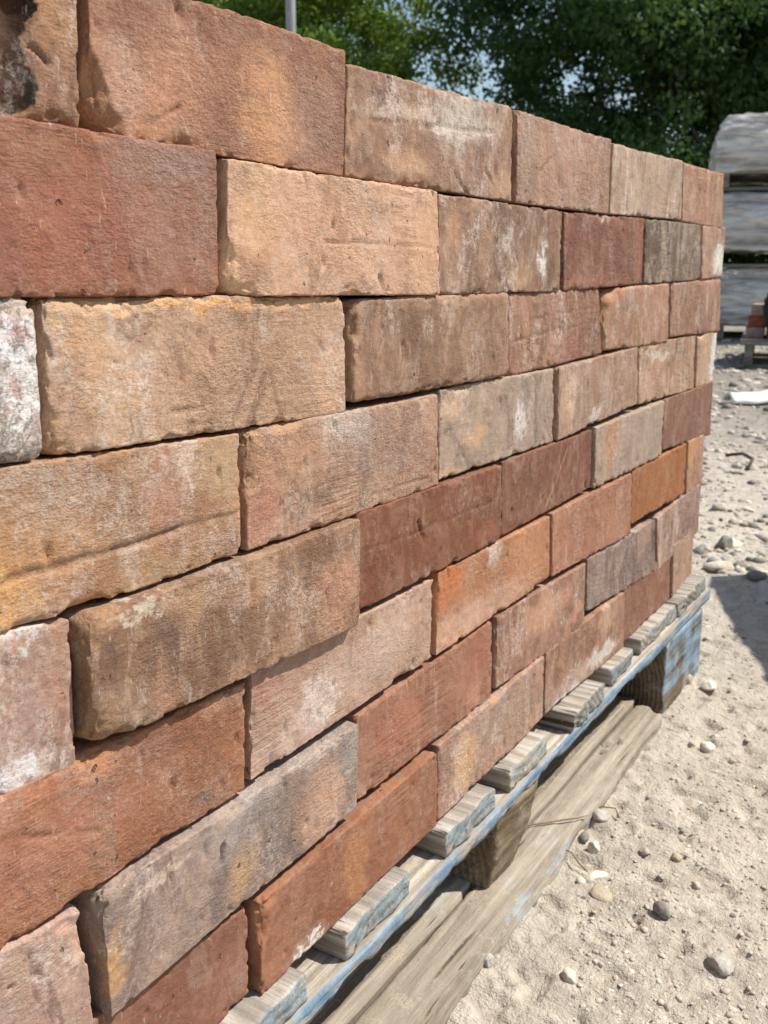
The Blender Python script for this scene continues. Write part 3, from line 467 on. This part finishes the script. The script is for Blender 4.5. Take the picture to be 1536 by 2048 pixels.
pal = empty('wooden_pallet', (.367, 0, 0)); pal.rotation_euler = (0, -math.atan(.0085), 0)
tag(pal, 'weathered wooden block pallet with chipped blue paint under the brick stack', 'pallet')
PX = .367; DT = .1115
boards = [(.085, .170), (.215, .290), (.322, .399), (.436, .516), (.565, .644), (.672, .750), (.798, .882), (.914, .982), (1.010, 1.144), (1.148, 1.274)]
rb = random.Random(5)
for i, (a, b) in enumerate(boards):
    f = -.0165+rb.uniform(-.003, .002)+(.004 if a > .9 else 0)
    o = plank('deck_board', DECK[(i*2+1) % 3 if i not in (2, 3) else 0], pal, (a-PX, f, DT-.0185), (b-PX, .98, DT), .0024 if a > .3 else .006, 1, 20+i, .0017, .0008, .0007, .007, .0012, .05)
def torn(V, P):
    e = sstep(.0, 1, (DT-.024-V[:, 2])/.006)*sstep(.02, -.01, V[:, 1])
    V[:, 2] += e*(sstep(.45, .7, fbm(P, 28, 4, 3))*.0055-.002)
    V[:, 1] += (fbm(P*np.array([.25, 1, 1]), 30, 3, 6)-.5)*.006*sstep(.02, -.01, V[:, 1])
    return V
def board_x(name, mat, y0, y1, z0, z1, x0, x1, seed, cell=.003, shape=None, r=.0022):
    return plank(name, mat, pal, (x0-PX, y0, z0), (x1-PX, y1, z1), cell, 0, seed, r, .0012, .0008, .006, .0006, None if cell > .004 else 1.25, shape)
board_x('stringer_board', STRING, -.0175, .08, DT-.0312, DT-.0187, .07, 1.284, 41, .0032, torn)
board_x('stringer_board', STRING, .45, .55, DT-.0312, DT-.0187, .07, 1.284, 42, .02)
board_x('stringer_board', STRING, .885, .985, DT-.0312, DT-.0187, .07, 1.284, 43, .02)
BT = DT-.0315
def blockify(V, P):
    V[:, 0] += (fbm(P, 25, 3, 2)-.5)*.004; V[:, 1] += (fbm(P, 25, 3, 7)-.5)*.004
    return V
def wane(V, P):
    b = 1-np.clip((V[:, 2]-.0)/BT, 0, 1); fr = sstep(.03, -.02, V[:, 1])
    V[:, 0] = V[:, 0] - sstep(.69-PX, .75-PX, V[:, 0])*.05*b**1.2*fr
    V[:, 1] = V[:, 1] + .012*b**2*fr + (fbm(P, 30, 3, 5)-.5)*.008*fr
    V[:, 0] += (fbm(P, 30, 3, 2)-.5)*.006
    return V
for j, y in enumerate((-.014, .43, .86)):
    for (a, b) in ((.08, .23), (.655, .735), (1.088, 1.243)):
        near_corner = a > 1 and j == 0; near_mid = .6 < a < .7 and j == 0
        plank('block', CORNER if a > 1 or a < .2 else RAW, pal, (a-PX, y-(.004 if near_corner else 0), -.012), (b-PX, y+.14, BT), .0035 if j == 0 else .02, 0, 60+j*3+int(a*4), .003, .0012, .0012, .003, 0, .5, wane if near_mid else blockify)
# boards lying under the blocks, half sunk in the dust
def outer_edge(V, P):
    e = sstep(-.005, -.03, V[:, 1])
    V[:, 1] += e*((fbm(P*np.array([1, .2, .2]), 14, 4, 9)-.5)*.012 + .014*sstep(.45, 1.05, V[:, 0]+PX)-.006)
    V[:, 2] -= e*.004
    V[:, 2] += (fbm(P, 12, 2, 3)-.5)*.005
    a_ = np.array([.925-PX, .004]); b_ = np.array([.965-PX, -.010]); ab_ = b_-a_
    pp = V[:, :2]+(np.stack([vnoise(P, 110, 5), vnoise(P, 110, 6)], 1)-.5)*.012
    tt = np.clip(((pp-a_)@ab_)/(ab_@ab_), 0, 1); ds = np.linalg.norm(pp-a_-tt[:, None]*ab_, axis=1)
    V[:, 2] -= .008*np.exp(-(ds/.0025)**2)*sstep(.004, .01, V[:, 2])
    return V
plank('bottom_board', BOTTOM, pal, (.10-PX, -.034, -.010), (1.062-PX, .006, .0125), .0036, 0, 81, .003, .0016, .0012, .012, .0006, 1.0, outer_edge)
plank('bottom_board', BOTTOM, pal, (.10-PX, .009, -.010), (1.07-PX, .11, .0145), .005, 0, 82, .003, .0016, .001, .01, .0006, None)

# ---------------------------------------------------------------- stones, gravel, twigs
def ico(sub):
    p = (1+5**.5)/2
    v = [(-1, p, 0), (1, p, 0), (-1, -p, 0), (1, -p, 0), (0, -1, p), (0, 1, p), (0, -1, -p), (0, 1, -p), (p, 0, -1), (p, 0, 1), (-p, 0, -1), (-p, 0, 1)]
    f = [(0, 11, 5), (0, 5, 1), (0, 1, 7), (0, 7, 10), (0, 10, 11), (1, 5, 9), (5, 11, 4), (11, 10, 2), (10, 7, 6), (7, 1, 8), (3, 9, 4), (3, 4, 2), (3, 2, 6), (3, 6, 8), (3, 8, 9), (4, 9, 5), (2, 4, 11), (6, 2, 10), (8, 6, 7), (9, 8, 1)]
    v = [np.array(a)/np.linalg.norm(a) for a in v]
    for _ in range(sub):
        nf = []; c_ = {}
        def mid(a, b):
            k_ = (min(a, b), max(a, b))
            if k_ not in c_: m_ = v[a]+v[b]; v.append(m_/np.linalg.norm(m_)); c_[k_] = len(v)-1
            return c_[k_]
        for a, b, c0 in f:
            x, y, z = mid(a, b), mid(b, c0), mid(c0, a); nf += [(a, x, z), (b, y, x), (c0, z, y), (x, y, z)]
        f = nf
    return np.array(v), np.array(f)
STONE = {n: plain_mat('stone_'+n, a, b, 90, .85, .0012, 260, k=.96) for n, a, b in (('grey', 'b4ada3', '9b958c'), ('pale', 'd8cfc0', 'c2b6a4'), ('white', (206, 196, 180), (184, 174, 157)), ('dark', (112, 107, 100), (140, 134, 125)), ('tan', 'b3a48e', '9c907e'))}
I3 = ico(3); I1 = ico(1)
def stone(label, loc, s, kind, seed, sink=.3, rz=0):
    V = I3[0].copy(); P = V*.5+seed*3.1
    rs = np.random.RandomState(seed)
    for _ in range(9):                                  # knock flats on it
        n = rs.normal(size=3); n /= np.linalg.norm(n); dcut = rs.uniform(.62, .9); dd = V@n
        V = V-np.outer(np.maximum(dd-dcut, 0), n)*.92
    V = V*(1+(fbm(P, 4, 3, seed)-.5)*.22)[:, None]*np.array(s)
    V[:, 2] += s[2]*(1-2*sink)
    g = float(ground_h(np.array([loc[0]]), np.array([loc[1]]))[0])
    o = obj('stone', mesh_np('stone', V, I3[1]), STONE[kind], None, (loc[0], loc[1], g)); o.rotation_euler = (0, 0, rz)
    return tag(o, label, 'stone', 'stones lying on the dusty ground')
stone('large smooth grey pebble half sunk in the sand', (.681, -.186, 0), (.0135, .0095, .007), 'grey', 1, .3, .4)
stone('angular dark grey stone standing on the sand', (.717, -.131, 0), (.0085, .0065, .0065), 'dark', 2, .2, 1)
stone('small white angular pebble beside the grey pebbles near the board', (.776, -.052, 0), (.0075, .006, .006), 'white', 3, .25, .3)
stone('round blue-grey pebble close to the edge of the board', (.830, -.037, 0), (.0095, .0085, .0065), 'grey', 4, .25, .2)
stone('flat pale grey stone with a square end', (.738, -.068, 0), (.0125, .007, .0055), 'pale', 5, .3, -.5)
stone('pale cream chip of stone on open sand', (.607, -.096, 0), (.008, .0055, .0045), 'white', 6, .3, .6)
stone('wedge of grey stone leaning by the board edge', (.592, -.036, 0), (.007, .006, .006), 'grey', 7, .25, 1.2)
stone('small dark flint beside the white pebble', (.79, -.037, 0), (.008, .0045, .004), 'dark', 8, .25, .2)
stone('pale rounded pebble out on the sand past the board end', (1.03, -.085, 0), (.010, .008, .006), 'pale', 9, .3, .4)
stone('tan stone lying next to the blue corner block', (1.20, -.012, 0), (.013, .011, .009), 'tan', 10, .2, .4)
stone('cream flat stone near the edge of the ground shadow', (1.19, -.045, 0), (.014, .009, .006), 'pale', 11, .25, .2)
stone('small bluish pebble on open sand', (.795, -.092, 0), (.006, .005, .004), 'grey', 12, .3, .2)
stone('reddish tan pebble half buried in the sand', (.80, -.118, 0), (.007, .0055, .004), 'tan', 13, .35, .2)
stone('white flat stone at the tip of the ground shadow', (1.72, .075, 0), (.030, .014, .010), 'white', 14, .3, -.9)
stone('dark lump of stone beyond the pallet corner', (1.86, .10, 0), (.024, .018, .016), 'dark', 15, .3, .2)
stone('broad flat grey stone just breaking the surface', (.72, -.078, 0), (.013, .010, .004), 'tan', 16, .5, .7)
def scatter(name, n, seed, mats, region, size, label, base=I1):
    rs = np.random.RandomState(seed); Vs = []; Fs = []; mi = []; k0 = 0
    pts = region(rs, n); sz = size(rs, pts)
    gz_ = ground_h(pts[:, 0], pts[:, 1])
    for i in range(len(pts)):
        if pts[i, 1] > -.045 and pts[i, 0] < 1.07 or (-.03 < pts[i, 1] and pts[i, 0] < 1.27): continue
        A = rs.normal(size=(3, 3)); Qm = np.linalg.qr(A)[0]
        V = base[0]*(1+rs.uniform(-.3, .3, (len(base[0]), 1)))@Qm
        V = V*np.array([1, rs.uniform(.6, 1), rs.uniform(.4, .7)])*sz[i]
        a = rs.uniform(0, 6.28); V = V@np.array([[math.cos(a), -math.sin(a), 0], [math.sin(a), math.cos(a), 0], [0, 0, 1]])
        Vs.append(V+np.array([pts[i, 0], pts[i, 1], gz_[i]+sz[i]*rs.uniform(-.42, .12)])); Fs.append(base[1]+k0); k0 += len(V)
        mi.append(np.full(len(base[1]), rs.choice(len(mats), p=[m_[1] for m_ in mats])))
    me = mesh_np(name, np.concatenate(Vs), np.concatenate(Fs), False)
    for m_ in mats: me.materials.append(m_[0])
    me.polygons.foreach_set('material_index', np.concatenate(mi).astype(np.int32))
    return tag(obj(name, me, None), label, 'gravel', None, 'stuff')
SANDM = plain_mat('sand_crumb', (190, 179, 162), (168, 158, 144), 60, .95, .001, 300, k=.96)
GM = [(SANDM, .76), (STONE['grey'], .08), (STONE['pale'], .04), (STONE['dark'], .06), (STONE['tan'], .06)]
def reg_near(rs, n):
    d = .45+1.5*rs.uniform(0, 1, n)**1.3; s_ = rs.uniform(-.06, .36, n)
    return np.stack([d, -.317+d*s_], 1)[:]
scatter('gravel', 9500, 4, GM, reg_near, lambda rs, p: np.clip(rs.lognormal(-6.65, .52, len(p)), .0005, .0048), 'fine grit and crumbs of earth strewn over the sand')
def reg_far(rs, n):
    d = 1.7*(8.5/1.7)**rs.uniform(0, 1, n); s_ = np.where(rs.uniform(0, 1, n) < .62, rs.uniform(.08, .34, n), rs.uniform(-.1, .75, n))
    return np.stack([d, -.317+d*s_], 1)
GM2 = [(SANDM, .35), (STONE['grey'], .22), (STONE['pale'], .12), (STONE['dark'], .21), (STONE['tan'], .10)]
scatter('gravel', 5400, 6, GM2, reg_far, lambda rs, p: np.clip(rs.lognormal(-5.3, .6, len(p)), .002, .02)*(.55+.25*p[:, 0]), 'coarse gravel and rubble scattered across the yard')

def tube(name, pts, r, mat, nseg=6, taper=None):
    V = []; F = []; n = len(pts)
    for i, p in enumerate(pts):
        p = Vector(p); tdir = (Vector(pts[min(i+1, n-1)])-Vector(pts[max(i-1, 0)])).normalized()
        u = tdir.orthogonal().normalized() if i == 0 else (u-tdir*u.dot(tdir)).normalized()
        v_ = tdir.cross(u); rr_ = r if taper is None else r*taper[i]
        for k_ in range(nseg):
            a = 6.2832*k_/nseg; V.append(p+(u*math.cos(a)+v_*math.sin(a))*rr_)
    for i in range(n-1):
        for k_ in range(nseg): F.append((i*nseg+k_, i*nseg+(k_+1) % nseg, (i+1)*nseg+(k_+1) % nseg, (i+1)*nseg+k_))
    V.append(Vector(pts[0])); V.append(Vector(pts[-1]))
    me = bpy.data.meshes.new(name)
    F = F+[(len(V)-2, (k_+1) % nseg, k_) for k_ in range(nseg)]+[(len(V)-1, (n-1)*nseg+k_, (n-1)*nseg+(k_+1) % nseg) for k_ in range(nseg)]
    me.from_pydata([tuple(v_) for v_ in V], [], F); me.update()
    for p in me.polygons: p.use_smooth = True
    return me
STRAW = plain_mat('dry_stalk', '8a7350', '6a563a', 40, .8, k=.96)
pts = [(.747, .012, .020), (.757, .004, .0175), (.770, -.008, .017), (.783, -.018, .0165), (.796, -.028, .0150), (.808, -.033, .0135)]
tag(obj('dry_stalk', tube('dry_stalk', pts, .0008, STRAW, 6, [.5, .9, 1, 1, .8, .5]), STRAW), 'thin dry brown stalk lying across the ground board', 'twig')
pts = [(.828, -.028, .004), (.842, -.034, .006), (.848, -.046, .005), (.835, -.054, .004)]
tag(obj('dry_stalk', tube('dry_stalk', pts, .0007, STRAW, 5), STRAW), 'short curved dry stem on the sand beside the round blue-grey pebble', 'twig')
pts = [(.76, -.022, .004), (.752, -.04, .007), (.742, -.05, .006), (.738, -.06, .003)]
tag(obj('dry_stalk', tube('dry_stalk', pts, .0006, STRAW, 5), STRAW), 'short crooked root fibre near the white pebble', 'twig')
pts = [(2.78, .325, .012), (2.80, .285, .018), (2.74, .245, .016), (2.64, .235, .006)]
tag(obj('root', tube('root', pts, .005, STRAW, 6), plain_mat('dark_root', '5a5046', '453c34', 30, k=.96)), 'dark bent root on the gravel beyond the stack', 'twig')

# ---------------------------------------------------------------- concrete block added out of frame to shade the ground at the right
CONC = plain_mat('cast_concrete', 'b4afa6', '98938a', 6, .9, .003, 90, k=.96)
U = Vector((.915, .403, 0)); Wd = Vector((.403, -.915, 0))
cb_root = empty('added_shade_block', (0, 0, 0)); tag(cb_root, 'unseen concrete block added to cast a shadow past the pallet corner', 'block')
T = Vector((1.668, .093, 0))+Vector((SUN.x/SUN.z, SUN.y/SUN.z, 0))*.62
cpos = T-U*.6+Wd*.3
cb_root.location = cpos; cb_root.rotation_euler = (0, 0, math.atan2(U.y, U.x))
V, F = grid_box(np.linspace(-.6, .6, 41), np.linspace(-.3, .3, 21), np.linspace(-.01, .62, 21))
V2, N, cv = round_box(V, (-.6, -.3, -.01), (.6, .3, .62), .018); V2 = V2+N*((fbm(V, 9, 3, 3)-.5)*.008)[:, None]
obj('body', mesh_np('body', V2, F), CONC, cb_root)
for k_ in (-.3, .3):
    V, F = grid_box(np.linspace(-.12, .12, 13), np.linspace(-.12, .12, 13), np.linspace(.615, .70, 6))
    V2, N, cv = round_box(V, (-.12, -.12, .615), (.12, .12, .70), .03)
    obj('knob', mesh_np('knob', V2+np.array([k_, -.1, -.615+.0]), F), CONC, cb_root, (0, 0, .6145))

# ---------------------------------------------------------------- far yard
def box_me(name, lo, hi, r=.004, n=(4, 4, 4)):
    V, F = grid_box(*[np.unique(np.concatenate([[lo[k_], lo[k_]+r, hi[k_]-r, hi[k_]], np.linspace(lo[k_], hi[k_], n[k_])])) for k_ in range(3)])
    V2, N, cv = round_box(V, lo, hi, r); return mesh_np(name, V2, F, False)
GREYW = wood_mat('grey_pallet_wood', 0, 'aaa398', '8a8277', '5c554c', (.02, -.05), 60)
def small_pallet(root, L=1.1, D_=1.0, zt=.13):
    for k_ in range(7):
        y = -D_/2+.05+k_*(D_-.1)/6
        obj('deck_board', box_me('deck_board', (-L/2, y-.045, zt-.02), (L/2, y+.045, zt)), GREYW, root)
    for x in (-L/2+.05, 0, L/2-.05):
        obj('stringer', box_me('stringer', (x-.022, -D_/2, .02), (x+.022, D_/2, zt-.021)), GREYW, root)
    for k_ in (0, 1, 2):
        y = -D_/2+.06+k_*(D_-.12)/2
        obj('bottom_board', box_me('bottom_board', (-L/2, y-.045, 0), (L/2, y+.045, .0195)), GREYW, root)
# shrink-wrapped pallets of pavers, three high
def film_mat():
    t = NT('clear_stretch_film'); P = t.obj()
    mp = t.node('Mapping', {0: P, 3: (1.2, 1.2, 9)}).outputs[0]
    n = t.node('TexNoise', {'Vector': mp, 'Scale': 1.6, 'Detail': 5, 'Roughness': .6, 'Distortion': .6}).outputs[0]
    n2 = t.noise(P, 7, 5, .6, 1.2)
    t.b.inputs['Base Color'].default_value = lin((236, 234, 228)); t.b.inputs['Specular IOR Level'].default_value = .55
    t.put(t.b.inputs['Roughness'], .16)
    t.put(t.b.inputs['Normal'], t.bump(t.math('ADD', n, t.math('MULTIPLY', n2, .6)), .02, .8))
    tr = t.node('BsdfTransparent'); tr.inputs[0].default_value = (.93, .95, .97, 1)
    mx = t.node('MixShader'); t.put(mx.inputs[0], t.mr(n, .36, .64, .24, .80)); t.t.links.new(tr.outputs[0], mx.inputs[1]); t.t.links.new(t.b.outputs[0], mx.inputs[2])
    t.t.links.new(mx.outputs[0], t.out.inputs[0]); return t.m
FILM = film_mat()
PAVE = [plain_mat('paver_'+n, a, b, 14, .9, k=.96) for n, a, b in (('brown', '8a7464', '735f52'), ('grey', '8d8a86', '77736e'), ('taupe', '9a8a7c', '84766a'))]
def wrapped(loc, rz, label, seed, load=.335, top=True):
    root = empty('wrapped_pallet', loc, rz); tag(root, label, 'pallet', 'shrink-wrapped pallets stacked at the back of the yard')
    small_pallet(root)
    rs = random.Random(seed); rows = 4; h = load/rows
    pm = box_me('paver', (-.105, -.19, 0), (.105, .19, h-.006), .01, (3, 3, 3))
    for r_ in range(rows):
        for a in range(5):
            for b in range(5):
                if 0 < a < 4 and 0 < b < 4 and r_ < rows-1: continue
                if b in (1, 3): continue
                me = pm if not pm.materials else pm.copy()
                me.materials.clear(); me.materials.append(PAVE[rs.randrange(3)])
                o = obj('paver', me, None, root, (-.40+a*.2+rs.uniform(-.004, .004), (b-2)*.14, .131+r_*h*.94))
    V, F = grid_box(np.linspace(-.575, .575, 60), np.linspace(-.535, .535, 54), np.linspace(.122, .135+load+.012, 56))
    hi = .135+load+.012
    V2, N, cv = round_box(V, (-.575, -.535, .122), (.575, .535, hi), .015)
    f = sstep(hi-.17, hi, V2[:, 2]); V2[:, 0] *= 1-.09*f**1.5; V2[:, 1] *= 1-.09*f**1.5
    V2[:, 2] += .05*f*(1-np.maximum(np.abs(V2[:, 0])/.6, np.abs(V2[:, 1])/.56)**3)
    V2 = V2+N*((fbm(V2*np.array([1, 1, 3])+seed, 7, 4, seed)-.5)*.05)[:, None]
    V2 = V2+N*((fbm(V2*np.array([.35, .35, 1])+seed*2, 34, 3, seed+5)-.5)*.026+(np.abs(fbm(V2*np.array([1, 1, 2.2])-seed, 12, 3, seed+9)-.5))*.05)[:, None]
    obj('film', mesh_np('film', V2, F), FILM, root)
    return root
wz = .0
for i, lb in enumerate(('shrink-wrapped pallet of pavers on the ground at the bottom of the stack', 'shrink-wrapped pallet of pavers in the middle of the stack', 'shrink-wrapped pallet of pavers on top of the stack')):
    wrapped((8.16+(.02, -.05, .03)[i], 1.25+(-.03, .02, 0)[i], wz), 1.87+(.03, -.02, 0)[i], lb, 31+i); wz += .527
# loose red bricks on a grey pallet
pr = empty('wooden_pallet', (6.04, .53, 0), -1.37); tag(pr, 'grey wooden pallet carrying loose red bricks', 'pallet'); small_pallet(pr, 1.0, .9, .14)
RED = [plain_mat('red_brick_'+n, a, b, 20, .9, k=.96) for n, a, b in (('red', 'a2604a', '7c4638'), ('dull', '95695a', '6f4c42'), ('pale', 'b39a8a', '8f7a6c'))]
rs = random.Random(12); bme = {}
for k_ in range(3):
    bme[k_] = box_me('brick', (-.1, -.048, 0), (.1, .048, .06), .004); bme[k_].materials.append(RED[k_])
Rz = Matrix.Rotation(-1.37, 4, 'Z')
for (l_, nx_, ny_) in [(0, 4, 2), (1, 4, 2), (2, 3, 1)]:
    for a in range(nx_):
        for b in range(ny_):
            turn = l_ == 1
            p = Rz@Vector((-.43+a*.108+.012*l_, -.10+b*.215+rs.uniform(-.012, .012), .1415+.0615*l_))+Vector((6.04, .53, 0))
            o = obj('brick', bme[rs.randrange(3)], None, None, p); o.rotation_euler = (0, 0, -1.37+math.pi/2+rs.uniform(-.04, .04))
            tag(o, 'loose old red brick piled on the grey pallet in the yard', 'brick', 'loose red bricks on the grey pallet')
# worn tyre beside it
RUB = plain_mat('black_rubber', '2c2c2c', '1c1c1c', 20, .75, .004, 40, k=.96)
ty = empty('tyre', (5.70, .70, .305)); ty.rotation_euler = (math.radians(72), .25, math.radians(-60))
tag(ty, 'worn black rubber tyre propped on the grey pallet of red bricks', 'tyre')
ns, nr = 48, 16; V = []; F = []
for i in range(ns):
    a = 6.2832*i/ns
    for j in range(nr):
        b = 6.2832*j/nr; rr_ = .105+.055*math.copysign(abs(math.cos(b))**.6, math.cos(b))+(.006 if i % 2 and math.cos(b) > .6 else 0); z = .07*math.copysign(abs(math.sin(b))**.6, math.sin(b))
        V.append((rr_*math.cos(a), rr_*math.sin(a), z)); F.append((i*nr+j, ((i+1) % ns)*nr+j, ((i+1) % ns)*nr+(j+1) % nr, i*nr+(j+1) % nr))
obj('tread', mesh_np('tread', np.array(V), np.array(F)), RUB, ty)
# torn strip of white sheeting on the gravel
V, F = grid_box(np.linspace(-.55, .55, 60), np.linspace(-.045, .045, 14), np.linspace(0, .010, 3))
V[:, 2] += fbm(V, 7, 3, 4)*.07*(1-(V[:, 1]/.05)**2)+.0; V[:, 1] += (fbm(V*np.array([1, .1, .1]), 5, 3, 8)-.5)*.14
o = obj('plastic_sheet', mesh_np('plastic_sheet', V, F), plain_mat('white_plastic', 'f2efe8', 'dedad0', 9, .5, k=.96), None, (4.29, .17, .005)); o.rotation_euler = (0, 0, -.95)
tag(o, 'crumpled strip of white plastic sheeting on the gravel', 'sheet')

# ---------------------------------------------------------------- pole and wires
GALV = plain_mat('galvanised_steel', 'b4b6b6', '9c9ea0', 6, .5, k=1.5, spec=.4)
pole = empty('utility_pole', (10.14, 7.33, 0)); tag(pole, 'slim grey steel pole rising behind the brick stack', 'pole')
obj('shaft', tube('shaft', [(0, 0, -.05), (0, 0, 3), (0, 0, 6.4)], .058, GALV, 14), GALV, pole)
obj('base_plate', box_me('base_plate', (-.14, -.14, -.02), (.14, .14, .02)), GALV, pole)
obj('cap', tube('cap', [(0, 0, 6.39), (0, 0, 6.45), (0, 0, 6.47)], .064, GALV, 14), GALV, pole)

# ---------------------------------------------------------------- trees
def leaf_mat(name, a, b, tr):
    t = NT(name); g = t.node('NewGeometry'); rnd = g.outputs['Random Per Island']
    col = t.mix(rnd, lin(a), lin(b)); t.put(t.b.inputs['Base Color'], col); t.b.inputs['Roughness'].default_value = .55
    t.b.inputs['Specular IOR Level'].default_value = .3
    tl = t.node('BsdfTranslucent'); t.put(tl.inputs[0], t.mix(.5, col, lin(tr)))
    mx = t.node('MixShader'); mx.inputs[0].default_value = .35
    t.t.links.new(t.b.outputs[0], mx.inputs[1]); t.t.links.new(tl.outputs[0], mx.inputs[2]); t.t.links.new(mx.outputs[0], t.out.inputs[0])
    return t.m
LEAF = [leaf_mat('leaf_bright', '74903c', '4e6e2a', 'aabf46'), leaf_mat('leaf_dark', '3c5a30', '2b4824', '6f8c38')]
BARK = plain_mat('grey_bark', '6a5c4e', '4c4238', 14, .95, .01, 40)
def tree(name, label, base, h, crown_c, crown_r, nclump, nleaf, leaf, lmat, seed, low=None):
    rs = np.random.RandomState(seed); root = empty(name, base); tag(root, label, 'tree', 'trees along the back of the yard')
    C = []
    while len(C) < nclump:
        v = rs.uniform(-1, 1, 3); rr_ = np.linalg.norm(v)
        if rr_ > 1 or rr_ < .25 and rs.rand() < .7: continue
        v = v*(.75+.35*rs.rand()); p = np.array(crown_c)+v*np.array(crown_r)
        if p[2] < (low or .4): continue
        C.append(p)
    C = np.array(C); rad = rs.uniform(.2, .48, len(C))*np.mean(crown_r)/2.4
    which = rs.choice(len(C), nleaf, p=rad**2/np.sum(rad**2))
    d = rs.normal(size=(nleaf, 3)); d /= np.linalg.norm(d, axis=1, keepdims=True)
    pos = C[which]+d*(rs.uniform(0, 1, (nleaf, 1))**.5)*rad[which][:, None]*np.array([1.15, 1.15, .8])
    pos[:, 2] -= .12*rs.rand(nleaf)
    ax = rs.normal(size=(nleaf, 3))+np.array([0, 0, -.7]); ax /= np.linalg.norm(ax, axis=1, keepdims=True)
    nn = d*.7+rs.normal(size=(nleaf, 3))*.8+np.array([0, 0, .5]); nn -= ax*np.sum(nn*ax, 1, keepdims=True); nn /= np.linalg.norm(nn, axis=1, keepdims=True)
    sd_ = np.cross(ax, nn); L = (leaf*rs.uniform(.65, 1.3, nleaf))[:, None]
    v0 = pos; v1 = pos+ax*L*.45+sd_*L*.27-nn*L*.05; v2 = pos+ax*L; v3 = pos+ax*L*.45-sd_*L*.27-nn*L*.05
    V = np.stack([v0, v1, v2, v3], 1).reshape(-1, 3); F = np.arange(nleaf*4).reshape(-1, 4)
    obj('crown', mesh_np('crown', V, F, False), lmat, root)
    # trunk and limbs
    pts = []; faces = []; off = 0
    def limb(a, b, r0, r1, n=6):
        nonlocal off
        a = np.array(a); b = np.array(b); mids = [a+(b-a)*k_/n+rs.normal(size=3)*.03*np.linalg.norm(b-a)*(0 < k_ < n) for k_ in range(n+1)]
        me = tube('x', [tuple(m_) for m_ in mids], r0, None, 7, [1+(r1/r0-1)*k_/n for k_ in range(n+1)])
        for v_ in me.vertices: pts.append(tuple(v_.co))
        for p in me.polygons: faces.append(tuple(off+i_ for i_ in p.vertices))
        off += len(me.vertices); bpy.data.meshes.remove(me)
    top = np.array([crown_c[0], crown_c[1], crown_c[2]+crown_r[2]*.4])
    limb((0, 0, -.1), top, .04*h**.7, .03)
    order = rs.permutation(len(C))[:26]
    for ci in order:
        s_ = rs.uniform(.25, .8); limb(np.array([0, 0, -.1])*(1-s_)+top*s_, C[ci], .035, .008, 4)
    me = bpy.data.meshes.new('trunk'); me.from_pydata(pts, [], faces); me.update()
    for p in me.polygons: p.use_smooth = True
    obj('trunk', me, BARK, root)
    return root
tree('broadleaf_tree', 'bright sunlit broadleaf tree behind the steel pole', (13.5, 9.42, 0), 7, (0, 0, 3.9), (2.1, 2.1, 3.0), 190, 62000, .098, LEAF[0], 1)
tree('broadleaf_tree', 'tall dark broadleaf tree with sky gaps behind the middle of the stack', (15.3, 4.68, 0), 8, (0, 0, 4.2), (2.9, 2.9, 3.7), 290, 90000, .098, LEAF[1], 2)
tree('broadleaf_tree', 'dark broadleaf tree rising behind the wrapped pallets', (17.2, 1.9, 0), 8, (0, 0, 4.0), (2.9, 2.9, 3.8), 240, 60000, .105, LEAF[1], 3)
tree('broadleaf_tree', 'deep green tree farther back, half hidden by the sunlit tree', (14.6, 13.2, 0), 7, (0, 0, 3.6), (2.6, 2.6, 3.2), 150, 24000, .15, LEAF[1], 4)
tree('shrub', 'low dense dark shrub under the tall dark tree', (17.6, 6.6, 0), 3, (0, 0, 1.4), (2.6, 2.6, 1.5), 150, 24000, .14, LEAF[1], 5, .1)
tree('shrub', 'low dense dark shrub behind the wrapped pallets', (18.6, 3.2, 0), 3, (0, 0, 1.5), (2.8, 2.8, 1.8), 150, 24000, .14, LEAF[1], 6, .1)
tree('shrub', 'low green shrub under the sunlit tree', (16.6, 9.9, 0), 3, (0, 0, 1.2), (2.4, 2.4, 1.4), 110, 18000, .14, LEAF[0], 7, .1)
